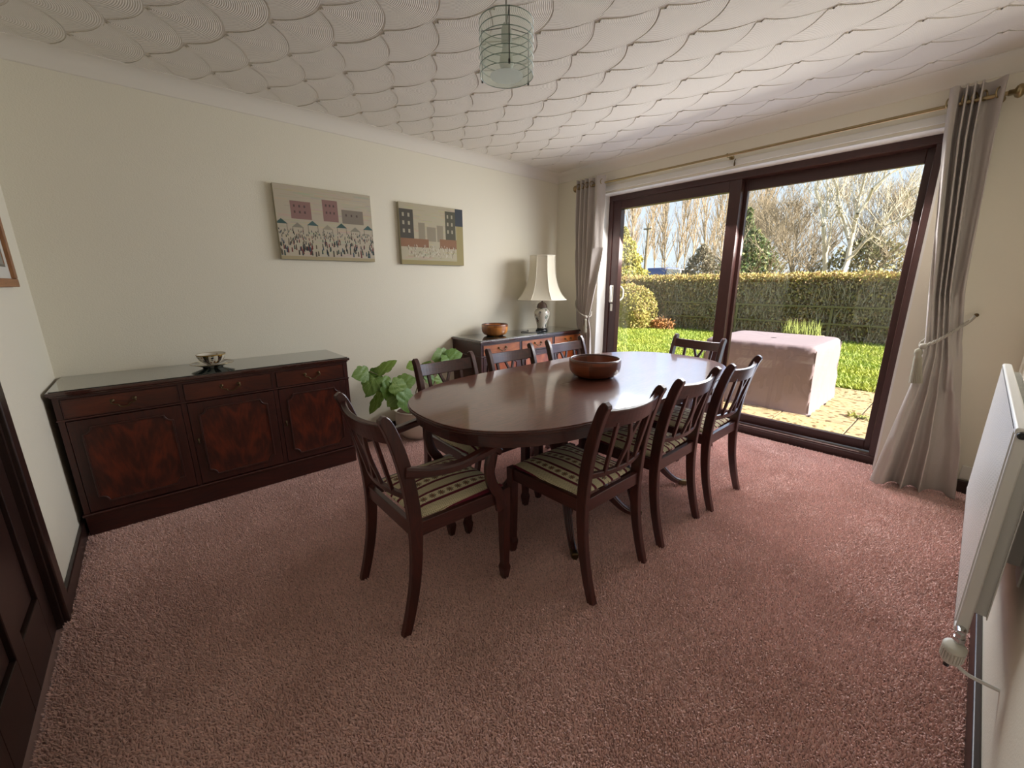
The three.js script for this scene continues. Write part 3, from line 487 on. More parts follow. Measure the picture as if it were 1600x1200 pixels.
// ---------------------------------------------------------------- curtains and their pole
const linen = phys({ color: rgb(0.52, 0.465, 0.42), roughness: 0.85, sheen: 0.4, sheenRoughness: 0.45, sheenColor: rgb(0.8, 0.74, 0.7), bumpMap: tex(256, 256, (u, v) => 0.5 + 0.3 * tiled(u, v, 90, 20, 41) + 0.25 * tiled(u, v, 20, 90, 42), false, 4, 4), bumpScale: 0.0012 });
// hanging cloth: at each height a left and right edge, a depth and folds of some size; a shell 5 mm thick
function cloth(rows, folds, n = 150, m = 70, seed = 0) {
  const key = (k) => { const c = rows.map((r) => [r[0], r[k]]); return (t) => { for (let i = 1; i < c.length; i++) if (t <= c[i][0]) { const s = (t - c[i - 1][0]) / (c[i][0] - c[i - 1][0]); return mix(c[i - 1][1], c[i][1], s * s * (3 - 2 * s)); } return c.at(-1)[1]; }; };
  const L = key(1), R = key(2), Zl = key(3), Zr = key(4), A = key(5), Y = key(6), P = [];
  for (let j = 0; j <= m; j++) { const t = j / m, row = []; for (let i = 0; i <= n; i++) { const u = i / n, w = folds(u, t), wob = n2(u * 5 + seed, t * 4) * 0.012 * smooth(0, 0.3, t); row.push(V(mix(L(t), R(t), u) + Math.cos(w) * A(t) * 0.22, Y(t) + n2(u * 7 + seed, 3) * 0.006 * t, mix(Zl(t), Zr(t), u) + Math.sin(w) * A(t) + wob)); } P.push(row); }
  const pos = [], uv = [], idx = [], W = n + 1;
  for (let s = 0; s < 2; s++) for (let j = 0; j <= m; j++) for (let i = 0; i <= n; i++) {
    const du = P[j][Math.min(n, i + 1)].clone().sub(P[j][Math.max(0, i - 1)]), dv = P[Math.min(m, j + 1)][i].clone().sub(P[Math.max(0, j - 1)][i]), nn = dv.cross(du).normalize(), p = P[j][i].clone().addScaledVector(nn, s ? -0.0025 : 0.0025);
    pos.push(p.x, p.y, p.z); uv.push(i / n * 1.4, j / m * 2.2);
  }
  const q = (a, b, c, d) => idx.push(a, b, c, b, d, c), B = W * (m + 1);
  for (let j = 0; j < m; j++) for (let i = 0; i < n; i++) { const a = j * W + i; q(a, a + W, a + 1, a + W + 1); q(B + a, B + a + 1, B + a + W, B + a + W + 1); }
  for (let j = 0; j < m; j++) { q(j * W, B + j * W, (j + 1) * W, B + (j + 1) * W); q(j * W + n, (j + 1) * W + n, B + j * W + n, B + (j + 1) * W + n); }
  for (let i = 0; i < n; i++) q(m * W + i, B + m * W + i, m * W + i + 1, B + m * W + i + 1);
  const g = new THREE.BufferGeometry(); g.setAttribute('position', new THREE.Float32BufferAttribute(pos, 3)); g.setAttribute('uv', new THREE.Float32BufferAttribute(uv, 2)); g.setIndex(idx); g.computeVertexNormals(); return g;
}
function tassel(x, y, z, parent) {
  const t = std({ color: rgb(0.36, 0.33, 0.25), roughness: 0.9 });
  const k = part('tassel', join(lathe([[0.0001, 0.0], [0.012, -0.006], [0.015, -0.02], [0.011, -0.032], [0.013, -0.04], [0.012, -0.045]], 18), ...Array.from({ length: 22 }, (_, i) => { const a = i / 22 * 6.283; return tube([[Math.cos(a) * 0.011, -0.04, Math.sin(a) * 0.011], [Math.cos(a) * 0.015, -0.09, Math.sin(a) * 0.015], [Math.cos(a) * 0.020, -0.145, Math.sin(a) * 0.020]], 0.0026, 5, 4); })), t, parent);
  k.position.set(x, y, z); return k;
}
const cordMat = std({ color: rgb(0.40, 0.36, 0.30), roughness: 0.85 });
const ropes = (pts, r) => join([0, 1].map((k) => { const c = new THREE.CatmullRomCurve3(pts.map((p) => V(...p)), false, 'centripetal'), P = c.getSpacedPoints(90).map((p, i) => { const a = i * 0.9 + k * Math.PI; return p.clone().add(V(Math.sin(a) * 0.2 * r, Math.cos(a) * r, Math.sin(a) * r)); }); return tube(P, r * 0.9, 180, 6); }));
{
  const o = thing('curtain', 'taupe curtain hanging beside the table lamp, tied back with a tassel', 'curtain', [0, 0, 0], 0, 'taupe tied-back curtains');
  // t, left x, right x, z at the left, z at the right, fold depth, y
  const rows = [[0, -2.95, -2.60, -3.52, -3.50, 0.032, 2.292], [0.1, -2.95, -2.595, -3.52, -3.495, 0.034, 2.06], [0.3, -2.945, -2.60, -3.52, -3.49, 0.034, 1.62], [0.45, -2.93, -2.645, -3.525, -3.48, 0.028, 1.27], [0.57, -2.92, -2.69, -3.53, -3.47, 0.014, 0.98], [0.61, -2.915, -2.70, -3.53, -3.465, 0.012, 0.90], [0.655, -2.90, -2.675, -3.53, -3.46, 0.014, 0.815], [0.685, -2.825, -2.665, -3.50, -3.46, 0.018, 0.74], [1, -2.82, -2.63, -3.49, -3.44, 0.026, 0.012]];
  part('cloth', cloth(rows, (u, t) => (u < 0.6 ? u * 40 : 24 + (u - 0.6) * mix(11, 20, smooth(0.2, 0.6, t))) + 0.6, 150, 70, 2), linen, o);
  for (const x of [-2.93, -2.88, -2.82, -2.76, -2.63]) part('eyelet', bake(new THREE.TorusGeometry(0.024, 0.004, 8, 20), x, 2.232, -3.503, 0, Math.PI / 2 - 0.5), M.brass, o);
  part('tie_back', ropes([[-2.955, 1.14, -3.60], [-2.95, 1.09, -3.55], [-2.90, 1.03, -3.49], [-2.80, 0.965, -3.44], [-2.71, 0.94, -3.42], [-2.675, 0.945, -3.45], [-2.74, 0.98, -3.55]], 0.006), cordMat, o);
  part('knot', new THREE.SphereGeometry(0.017, 12, 10).translate(-2.70, 0.935, -3.412), cordMat, o);
  tassel(-2.70, 0.92, -3.405, o);
}
{
  const o = thing('curtain', 'taupe curtain beside the radiator, swept aside by a cord and tassel', 'curtain', [0, 0, 0], 0, 'taupe tied-back curtains');
  const rows = [[0, -0.322, -0.112, -3.50, -3.51, 0.034, 2.302], [0.12, -0.305, -0.108, -3.495, -3.51, 0.036, 2.04], [0.35, -0.25, -0.085, -3.485, -3.515, 0.032, 1.53], [0.5, -0.215, -0.07, -3.475, -3.515, 0.022, 1.2], [0.6, -0.182, -0.035, -3.46, -3.515, 0.014, 0.94], [0.64, -0.182, -0.015, -3.455, -3.515, 0.014, 0.85], [0.72, -0.20, 0.02, -3.44, -3.51, 0.026, 0.65], [0.86, -0.245, 0.07, -3.40, -3.49, 0.044, 0.33], [1, -0.285, 0.105, -3.38, -3.47, 0.052, 0.014]];
  part('cloth', cloth(rows, (u, t) => (u < 0.22 ? u * 9 : u < 0.68 ? 1.98 + (u - 0.22) * mix(46, 30, smooth(0.4, 0.9, t)) : mix(23.14, 15.78, smooth(0.4, 0.9, t)) + (u - 0.68) * mix(9, 13, t)) + 0.4, 160, 80, 7), linen, o);
  for (const x of [-0.31, -0.25, -0.215, -0.18, -0.13]) part('eyelet', bake(new THREE.TorusGeometry(0.024, 0.004, 8, 20), x, 2.232, -3.503, 0, Math.PI / 2 - 0.4), M.brass, o);
  part('tie_back', ropes([[-0.005, 1.085, -3.585], [-0.02, 1.06, -3.54], [-0.06, 1.015, -3.47], [-0.115, 0.955, -3.43], [-0.165, 0.915, -3.415], [-0.195, 0.91, -3.44], [-0.18, 0.94, -3.53]], 0.0062), cordMat, o);
  part('wall_hook', bake(join(new THREE.CylinderGeometry(0.008, 0.008, 0.03, 12).rotateX(Math.PI / 2), new THREE.SphereGeometry(0.011, 12, 8).translate(0, 0, 0.017)), -0.003, 1.088, -3.594), M.oldBrass, o);
  part('knot', new THREE.SphereGeometry(0.018, 12, 10).translate(-0.18, 0.905, -3.405), cordMat, o);
  const t = tassel(-0.195, 0.895, -3.395, o); t.scale.set(1.35, 1.45, 1.35); t.rotation.z = 0.1;
}
{
  const o = thing('curtain_pole', 'long brass curtain pole above the patio door', 'curtain pole', [0, 0, 0]);
  part('rod', bake(new THREE.CylinderGeometry(0.0105, 0.0105, 2.87, 16), -1.52, 2.222, -3.52, 0, 0, Math.PI / 2), M.brass, o);
  for (const [x, s] of [[-2.955, -1], [-0.085, 1]]) part('finial', bake(lathe([[0.0001, 0.05], [0.016, 0.047], [0.030, 0.036], [0.033, 0.026], [0.026, 0.014], [0.014, 0.008], [0.014, -0.012], [0.0001, -0.012]], 26), x, 2.222, -3.52, 0, 0, -s * Math.PI / 2), M.brass, o);
  for (const x of [-2.93, -1.485, -0.12]) part('bracket', join(span(x - 0.006, x + 0.006, 2.214, 2.228, Z0, -3.522, 0.002), bake(new THREE.CylinderGeometry(0.018, 0.018, 0.006, 16), x, 2.221, Z0 + 0.003, Math.PI / 2), bake(new THREE.TorusGeometry(0.0125, 0.004, 8, 16), x, 2.222, -3.52, 0, Math.PI / 2)), M.brass, o);
  part('glide', join(tube([[-1.452, 2.205, -3.598], [-1.452, 2.188, -3.585], [-1.452, 2.17, -3.59]], 0.0035, 10, 6), span(-1.457, -1.447, 2.155, 2.18, -3.592, -3.584, 0.002)), M.oldBrass, o);
}

// ---------------------------------------------------------------- pictures
function canvasPrint(label, map, z0, z1, y0, y1) {
  const o = thing('canvas_print', label, 'picture', [X0, 0, 0], 0, 'canvas prints on the long wall'), edge = std({ color: rgb(0.40, 0.36, 0.25), roughness: 0.8 });
  part('stretcher', span(0.0005, 0.032, y0, y1, z1, z0, 0.003), edge, o);
  const g = new THREE.PlaneGeometry(z0 - z1 - 0.004, y1 - y0 - 0.004); g.rotateY(Math.PI / 2).translate(0.0325, (y0 + y1) / 2, (z0 + z1) / 2);
  part('printed_face', g, std({ map, roughness: 0.75 }), o);
}
// plain invented townscapes in the same muted colours
canvasPrint('larger canvas print, pale market square with small dark figures', drawn(1024, 744, (g, W, H) => {
  const R = rng(51); g.fillStyle = '#b9ae99'; g.fillRect(0, 0, W, H);
  for (let i = 0; i < 260; i++) { g.fillStyle = `rgba(${150 + R() * 60},${140 + R() * 55},${120 + R() * 45},.25)`; g.fillRect(R() * W, R() * H, 60 + R() * 160, 4 + R() * 14); }
  g.fillStyle = '#8f6d66'; g.fillRect(W * 0.14, H * 0.2, W * 0.2, H * 0.24); g.fillRect(W * 0.46, H * 0.14, W * 0.16, H * 0.3); g.fillStyle = '#857a6c'; g.fillRect(W * 0.66, H * 0.25, W * 0.24, H * 0.2);
  g.fillStyle = '#5b4a44'; for (const [x, y] of [[0.17, 0.25], [0.22, 0.25], [0.27, 0.25], [0.17, 0.33], [0.22, 0.33], [0.27, 0.33], [0.49, 0.2], [0.53, 0.2], [0.57, 0.2], [0.49, 0.3], [0.53, 0.3], [0.57, 0.3], [0.7, 0.31], [0.76, 0.31], [0.82, 0.31]]) g.fillRect(W * x, H * y, 16, 24);
  for (let k = 0; k < 7; k++) { const x = k * W / 6.6 - 20, y = H * (0.45 + (k % 2) * 0.04), w = 120; g.fillStyle = ['#3d5552', '#8c8676', '#47605f', '#9a927e'][k % 4]; g.beginPath(); g.moveTo(x, y + 50); g.lineTo(x + w / 2, y); g.lineTo(x + w, y + 50); g.fill(); g.fillStyle = '#4a443c'; g.fillRect(x + 8, y + 50, 4, 70); g.fillRect(x + w - 12, y + 50, 4, 70); }
  for (let i = 0; i < 330; i++) { const y = H * (0.58 + Math.pow(R(), 1.3) * 0.32), s = 10 + (y / H - 0.55) * 90, x = R() * W; g.fillStyle = ['#2c3237', '#31453f', '#4a4136', '#1f2429', '#6b3330', '#5a5140', '#3a4a57'][Math.floor(R() * 7)]; g.beginPath(); g.moveTo(x - s * 0.16, y); g.lineTo(x - s * 0.2, y + s); g.lineTo(x + s * 0.2, y + s); g.lineTo(x + s * 0.16, y); g.fill(); g.beginPath(); g.arc(x, y - s * 0.12, s * 0.15, 0, 7); g.fill(); }
  g.fillStyle = '#a99b78'; g.fillRect(0, H * 0.955, W, H);
}), -0.757, -1.432, 1.452, 1.943);
canvasPrint('smaller canvas print with dark blocks of buildings, nearer the lamp', drawn(900, 660, (g, W, H) => {
  const R = rng(61); g.fillStyle = '#b0a68d'; g.fillRect(0, 0, W, H);
  for (let i = 0; i < 200; i++) { g.fillStyle = `rgba(${140 + R() * 60},${132 + R() * 50},${105 + R() * 45},.25)`; g.fillRect(R() * W, R() * H, 50 + R() * 120, 4 + R() * 16); }
  g.fillStyle = '#8f8570'; for (const [x, w, h] of [[0.27, 0.1, 0.3], [0.4, 0.14, 0.24], [0.56, 0.1, 0.28]]) g.fillRect(W * x, H * (0.6 - h), W * w, H * h);
  g.fillStyle = '#4b463c'; g.fillRect(0, H * 0.1, W * 0.2, H * 0.5); g.fillStyle = '#53503f'; g.fillRect(W * 0.7, H * 0.06, W * 0.17, H * 0.52); g.fillStyle = '#3b3f46'; g.fillRect(W * 0.87, 0, W * 0.13, H * 0.3);
  g.fillStyle = '#a49b84'; for (let i = 0; i < 3; i++) for (let k = 0; k < 2; k++) { g.fillRect(W * (0.04 + k * 0.08), H * (0.16 + i * 0.13), 26, 40); g.fillRect(W * (0.73 + k * 0.07), H * (0.12 + i * 0.13), 22, 40); }
  g.fillStyle = '#8a6448'; g.fillRect(0, H * 0.57, W * 0.42, H * 0.14); g.fillRect(W * 0.6, H * 0.55, W * 0.28, H * 0.16); g.fillStyle = '#9a8d5f'; g.fillRect(W * 0.88, H * 0.3, W * 0.12, H * 0.7); g.fillRect(0, H * 0.93, W, H * 0.07);
  for (let i = 0; i < 190; i++) { const x = W * (0.1 + R() * 0.76), y = H * (0.66 + R() * 0.2), s = 14 + R() * 12; g.strokeStyle = R() > 0.35 ? '#c9c2ae' : '#57493c'; g.lineWidth = 5; g.beginPath(); g.moveTo(x, y); g.lineTo(x + (R() - 0.5) * 10, y + s); g.stroke(); }
}), -1.665, -2.297, 1.442, 1.932);
{
  const o = thing('framed_picture', 'picture in a light brown wooden frame on the wall by the door', 'picture', [-2.62, 1.62, Z1]), W = 0.325, H = 0.345, wd = std({ map: woodTexture([0.50, 0.33, 0.20], [0.66, 0.46, 0.29], 44), roughness: 0.5 });
  for (const [w, h, x, y, g] of [[2 * W, 0.036, 0, H - 0.018, 'x'], [2 * W, 0.036, 0, -H + 0.018, 'x'], [0.036, 2 * H - 0.072, W - 0.018, 0, 'y'], [0.036, 2 * H - 0.072, -W + 0.018, 0, 'y']]) part('frame_bar', metres(box(w, h, 0.022, x, y, -0.0115, 0.004), g), wd, o);
  part('mount', box(2 * W - 0.05, 2 * H - 0.05, 0.004, 0, 0, -0.006), std({ color: rgb(0.66, 0.64, 0.58), roughness: 0.8 }), o);
  const pr = new THREE.PlaneGeometry(2 * W - 0.17, 2 * H - 0.17).rotateY(Math.PI).translate(0, 0, -0.0085);
  part('print', pr, std({ map: drawn(256, 256, (g, W, H) => { g.fillStyle = '#8c8a80'; g.fillRect(0, 0, W, H); const R = rng(2); for (let i = 0; i < 60; i++) { g.fillStyle = ['#9a5c22', '#6f6a5e', '#a9a596', '#7f4a1c'][i % 4]; g.fillRect(R() * W, R() * H, 20 + R() * 70, 10 + R() * 40); } }), roughness: 0.5 }), o);
}

// ---------------------------------------------------------------- radiator
{
  const o = thing('radiator', 'white panel radiator on the wall with a thermostatic valve', 'radiator', [0, 0, 0]), xf = 0.108, y0 = 0.36, y1 = 0.935, z0 = -2.68, z1 = -1.50, P = [], n = 35, pitch = (z1 - z0 - 0.05) / n;
  for (let i = 0; i < n; i++) { const z = z0 + 0.025 + i * pitch; P.push([z, xf], [z + pitch * 0.78, xf], [z + pitch * 0.85, xf + 0.003], [z + pitch * 0.93, xf + 0.003]); }
  const ring = [[z0, xf + 0.006], ...P, [z1, xf + 0.006], [z1, xf + 0.024], [z0, xf + 0.024]];
  part('front_panel', metres(bake(extrude(ring.map(([z, x]) => [x, z]), y1 - y0, 0.0), 0, (y0 + y1) / 2, 0, Math.PI / 2), 'y'), M.radiator, o);
  part('seam', join(span(xf, xf + 0.026, y1 - 0.014, y1 + 0.006, z0, z1, 0.007), span(xf, xf + 0.026, y0 - 0.006, y0 + 0.014, z0, z1, 0.007), span(xf + 0.002, xf + 0.026, y0, y1, z1 - 0.012, z1 + 0.002, 0.005), span(xf + 0.002, xf + 0.026, y0, y1, z0 - 0.002, z0 + 0.012, 0.005)), M.radiator, o);
  { const fins = []; for (let z = z0 + 0.05; z < z1 - 0.04; z += 0.034) fins.push(span(xf + 0.024, xf + 0.052, y0 + 0.05, y1 - 0.02, z, z + 0.0016), span(xf + 0.05, xf + 0.052, y0 + 0.05, y1 - 0.02, z, z + 0.017)); part('convector_fins', join(fins), M.radiator, o); }
  part('vent_plug', join(bake(new THREE.CylinderGeometry(0.009, 0.009, 0.012, 18), xf + 0.013, y1 - 0.010, z1 + 0.003, Math.PI / 2), bake(new THREE.TorusGeometry(0.0065, 0.0025, 8, 18), xf + 0.013, y1 - 0.010, z1 + 0.0095)), M.black, o);
  for (const z of [-1.72, -2.42]) { const b = part('wall_bracket', metres(join(span(xf + 0.054, X1 - 0.0005, 0.50, 0.86, z - 0.004, z + 0.004), span(X1 - 0.006, X1 - 0.0005, 0.46, 0.88, z - 0.05, z + 0.05, 0.002))), M.white, o); part('bracket_slot', span(xf + 0.066, X1 - 0.014, 0.66, 0.76, z + 0.0041, z + 0.0048), M.black, b); }
  const vz = z1 + 0.014, vy = y0 + 0.012, vx = xf + 0.013;
  part('valve_body', join(bake(new THREE.CylinderGeometry(0.009, 0.011, 0.034, 16), vx, vy, vz - 0.006, Math.PI / 2), bake(new THREE.CylinderGeometry(0.0095, 0.0095, 0.036, 16), vx, vy - 0.018, vz + 0.008), bake(new THREE.CylinderGeometry(0.013, 0.013, 0.010, 6), vx, vy - 0.018, vz + 0.008)), M.chrome, o);
  const ribs = Array.from({ length: 24 }, (_, k) => { const a = k / 24 * 6.283; return bake(box(0.0026, 0.026, 0.003, 0, 0, 0), Math.sin(a) * 0.0165, 0, Math.cos(a) * 0.0165, 0, a); });
  part('valve_head', bake(join(lathe([[0.0001, -0.026], [0.011, -0.025], [0.0155, -0.021], [0.0162, 0.012], [0.018, 0.015], [0.018, 0.021], [0.011, 0.024], [0.0001, 0.024]], 26), ...ribs), 0, 0, 0, 0.3).scale(1.3, 1.3, 1.3).translate(vx - 0.004, vy - 0.062, vz + 0.014), M.plastic, o);
  part('cap', bake(new THREE.CylinderGeometry(0.0055, 0.0065, 0.024, 12), vx - 0.008, vy - 0.105, vz + 0.002, 0.3).scale(1, 1, 1), M.black, o);
  part('pipe', tube([[vx, vy - 0.09, vz + 0.008], [vx + 0.03, vy - 0.112, vz + 0.004], [vx + 0.06, vy - 0.118, vz], [X1 + 0.004, vy - 0.12, vz - 0.002]], 0.005, 20, 10), M.white, o);
  part('pipe', tube([[vx, y0 + 0.012, z0 + 0.01], [vx, y0 + 0.0, z0 - 0.016], [vx + 0.03, y0 - 0.02, z0 - 0.02], [X1 + 0.004, y0 - 0.03, z0 - 0.02]], 0.0075, 20, 10), M.white, o);
}
{ const s = thing('wall_socket', 'small cream socket low on the wall between curtain and radiator', 'socket', [0.145, 0.135, Z0]); part('plate', box(0.085, 0.085, 0.01, 0, 0, 0.005, 0.003), M.plastic, s); part('switch', box(0.014, 0.022, 0.006, 0.018, 0.02, 0.012, 0.002), M.white, s); }

// ---------------------------------------------------------------- pendant
{
  const o = thing('pendant_light', 'pendant light with stacked pale green glass rings hanging from the ceiling', 'pendant', [-1.42, 0, -1.232]), y0 = 2.083, r = 0.106, dy = 0.0297;
  const tint = phys({ color: rgb(0.88, 0.93, 0.88), transmission: 0.8, roughness: 0.2, thickness: 0, ior: 1.5 }), edge = phys({ color: rgb(0.24, 0.32, 0.27), roughness: 0.15, clearcoat: 0.5 }), dark = std({ color: rgb(0.05, 0.05, 0.045), roughness: 0.35, metalness: 0.6 });
  part('ceiling_rose', lathe([[0.0001, HC - 0.05], [0.012, HC - 0.048], [0.035, HC - 0.03], [0.042, HC - 0.004], [0.042, HC], [0.0001, HC]], 30), M.white, o);
  part('flex', bake(new THREE.CylinderGeometry(0.0035, 0.0035, HC - 0.04 - (y0 + 0.17), 10), 0, (HC - 0.04 + y0 + 0.17) / 2, 0), std({ color: rgb(0.3, 0.29, 0.25), roughness: 0.6 }), o);
  for (let k = 0; k < 6; k++) { const b = part('glass_ring', lathe([[r, y0 + 0.006 + k * dy], [r, y0 + 0.004 + (k + 1) * dy]], 64), tint, o); part('ring_edge', bake(new THREE.TorusGeometry(r, 0.0016, 8, 64), 0, y0 + 0.005 + (k + 1) * dy, 0, Math.PI / 2), edge, b); }
  part('ring_edge', bake(new THREE.TorusGeometry(r, 0.0014, 8, 64), 0, y0 + 0.004, 0, Math.PI / 2), edge, o);
  const frosted = phys({ color: rgb(0.80, 0.88, 0.82), transmission: 0.5, roughness: 0.7, thickness: 0 }); part('diffuser', lathe([[0.0001, y0 + 0.003], [r * 0.62, y0 + 0.003]], 48), frosted, o); part('bottom_ring', lathe([[r * 0.62, y0 + 0.004], [r, y0 + 0.004]], 64), tint, o);
  for (let k = 0; k < 3; k++) { const a = k / 3 * 6.283 + 0.62; part('rod', join(bake(new THREE.CylinderGeometry(0.002, 0.002, 0.18, 8), Math.cos(a) * (r + 0.004), y0 + 0.092, Math.sin(a) * (r + 0.004)), bake(new THREE.CylinderGeometry(0.004, 0.004, 0.014, 10), Math.cos(a) * (r + 0.004), y0 + 0.006, Math.sin(a) * (r + 0.004)), tube([[Math.cos(a) * (r + 0.004), y0 + 0.18, Math.sin(a) * (r + 0.004)], [0, y0 + 0.17, 0]], 0.002, 4, 6)), dark, o); }
  part('lamp_holder', lathe([[0.0001, y0 + 0.185], [0.012, y0 + 0.182], [0.02, y0 + 0.165], [0.021, y0 + 0.118], [0.0001, y0 + 0.115]], 24), std({ color: rgb(0.5, 0.49, 0.44), roughness: 0.5 }), o);
  part('bulb', lathe([[0.0001, y0 + 0.022], [0.02, y0 + 0.026], [0.029, y0 + 0.045], [0.026, y0 + 0.068], [0.016, y0 + 0.098], [0.014, y0 + 0.12], [0.0001, y0 + 0.12]], 24), std({ color: rgb(0.66, 0.66, 0.6), roughness: 0.5 }), o);
}

// ---------------------------------------------------------------- potted plant
{
  const o = thing('potted_plant', 'leafy green houseplant in a round cream pot on the carpet', 'plant', [-3.03, 0, -1.60]);
  part('pot', lathe([[0.0001, 0.0], [0.10, 0.0], [0.125, 0.006], [0.168, 0.05], [0.192, 0.11], [0.198, 0.17], [0.192, 0.225], [0.198, 0.245], [0.205, 0.252], [0.200, 0.258], [0.188, 0.25], [0.182, 0.20], [0.0001, 0.2]], 48), phys({ color: rgb(0.66, 0.60, 0.50), roughness: 0.35, clearcoat: 0.3 }), o);
  part('soil', lathe([[0.0001, 0.238], [0.1, 0.232], [0.186, 0.222]], 30), std({ color: rgb(0.10, 0.05, 0.03), roughness: 1 }), o);
  const leafGeo = (() => { // five-lobed leaf, 1 m long, base at the origin, along +x, facing +y
    const half = [[0, 0], [-0.06, 0.16], [-0.03, 0.34], [0.14, 0.44], [0.26, 0.40], [0.34, 0.47], [0.52, 0.46], [0.60, 0.36], [0.68, 0.33], [0.84, 0.20], [1.0, 0.0]];
    const R = spline(half, 26), s = new THREE.Shape([...R, ...R.slice(1, -1).map(([x, y]) => [x, -y]).reverse()].map(([x, y]) => new THREE.Vector2(x, y)));
    const pts = s.getPoints(1), pos = [], idx = [], rings = 4; // rings from the midrib point outwards so that the blade can bend
    const c = [0.42, 0]; pos.push(c[0], 0, c[1]); const N = pts.length;
    for (let k = 1; k <= rings; k++) for (const p of pts) pos.push(mix(c[0], p.x, k / rings), 0, mix(c[1], p.y, k / rings));
    for (let i = 0; i < N; i++) { const j = (i + 1) % N; idx.push(0, 1 + i, 1 + j); for (let k = 1; k < rings; k++) { const a = 1 + (k - 1) * N, b = 1 + k * N; idx.push(a + i, b + i, a + j, a + j, b + i, b + j); } }
    for (let i = 0; i < pos.length; i += 3) { const x = pos[i], z = pos[i + 2]; pos[i + 1] = -0.16 * (x - 0.35) * (x - 0.35) - 0.22 * z * z + 0.03 * Math.abs(Math.sin(z * 9 + x * 6)) + 0.05 * Math.abs(z); }
    const g = new THREE.BufferGeometry(); g.setAttribute('position', new THREE.Float32BufferAttribute(pos, 3)); g.setIndex(idx); const uv = []; for (let i = 0; i < pos.length; i += 3) uv.push(pos[i], pos[i + 2] + 0.5); g.setAttribute('uv', new THREE.Float32BufferAttribute(uv, 2)); g.computeVertexNormals(); return g;
  })();
  const veins = drawn(256, 256, (g, W, H) => { g.fillStyle = '#688634'; g.fillRect(0, 0, W, H); const R = rng(12); for (let i = 0; i < 500; i++) { g.fillStyle = R() > 0.5 ? 'rgba(70,110,40,.3)' : 'rgba(130,160,80,.25)'; g.fillRect(R() * W, R() * H, 4 + R() * 10, 2 + R() * 6); } g.strokeStyle = '#96ad66'; g.lineWidth = 3; for (const a of [-1.1, -0.55, 0, 0.55, 1.1]) { g.beginPath(); g.moveTo(4, H / 2); g.lineTo(4 + Math.cos(a) * 240, H / 2 + Math.sin(a) * 150); g.stroke(); } });
  const greens = [[1, 1, 1], [0.8, 0.92, 0.75], [1.15, 1.1, 0.9]].map((c) => phys({ map: veins, color: rgb(...c), roughness: 0.55, transmission: 0.25, thickness: 0 })), stemMat = std({ color: rgb(0.16, 0.15, 0.06), roughness: 0.7 });
  const stem = (pts, r = 0.004) => part('stem', tube(pts, r, 20, 6), stemMat, o);
  // leaves: base and tip
  const L = [[0.08,0.635,0.434,0.10,0.629,0.562],[0.03,0.582,0.398,0.05,0.649,0.319],[0.10,0.63,0.373,0.12,0.707,0.226],[0.11,0.597,0.405,0.13,0.48,0.484],[0.01,0.489,0.356,0.03,0.44,0.456],[0.13,0.54,0.343,0.15,0.444,0.401],[0.11,0.535,0.272,0.13,0.524,0.426],[0.15,0.547,0.301,0.17,0.423,0.351],[0.17,0.54,0.3,0.19,0.461,0.178],[0.19,0.451,0.233,0.21,0.389,0.362],[0.23,0.481,0.24,0.25,0.315,0.209],[0.17,0.439,0.245,0.19,0.346,0.325],[0.08,0.517,0.194,0.10,0.53,0.057],[0.01,0.481,0.185,0.03,0.537,0.111],[0.05,0.434,0.348,0.07,0.314,0.449],[0.08,0.526,-0.012,0.10,0.655,-0.081],[0.13,0.558,-0.033,0.15,0.465,-0.064],[0.03,0.626,-0.017,0.05,0.619,0.104],[0.08,0.678,-0.269,0.10,0.673,-0.106],[0.13,0.688,-0.237,0.15,0.697,-0.368],[0.05,0.668,-0.314,0.07,0.728,-0.357],[-0.02,0.649,-0.305,0.0,0.725,-0.258],[0.15,0.678,-0.162,0.17,0.636,-0.26],[0.11,0.524,-0.128,0.13,0.451,-0.187],[0.18,0.396,0.199,0.20,0.351,0.135]];
  const RL = rng(19), slim = new Set([4, 14, 2]);
  L.forEach(([x, y, z, u, v, w], i) => { const base = V(x, y, z), ax = V(u, v, w).sub(base), s = ax.length() * 1.05; ax.normalize(); const face = V(0.8, 0.55 + (RL() - 0.5) * 0.5, 0.1 + (RL() - 0.5) * 0.9), side = ax.clone().cross(face).normalize(), up = side.clone().cross(ax).normalize(); const m = part('leaf', leafGeo, greens[i % 3], o); m.position.copy(base); m.quaternion.setFromRotationMatrix(new THREE.Matrix4().makeBasis(ax, up, side)); m.scale.set(s, s, slim.has(i) ? s * 0.55 : s * 1.02); });
  stem([[0.03, 0.23, 0.06], [0.05, 0.40, 0.18], [0.06, 0.56, 0.30], [0.08, 0.64, 0.42]], 0.005); stem([[0.06, 0.56, 0.30], [0.09, 0.61, 0.35], [0.10, 0.63, 0.373]], 0.003); stem([[0.05, 0.23, 0.05], [0.10, 0.38, 0.16], [0.14, 0.53, 0.29]], 0.004); stem([[0.06, 0.23, 0.03], [0.14, 0.36, 0.14], [0.20, 0.46, 0.23]], 0.004); stem([[0.03, 0.23, 0.0], [0.05, 0.40, 0.04], [0.08, 0.52, 0.0], [0.04, 0.62, -0.02]], 0.004); stem([[0.0, 0.23, -0.05], [0.04, 0.42, -0.12], [0.06, 0.58, -0.22], [0.08, 0.68, -0.27]], 0.005); stem([[0.05, 0.40, 0.18], [0.06, 0.46, 0.24], [0.05, 0.434, 0.348]], 0.003);
}

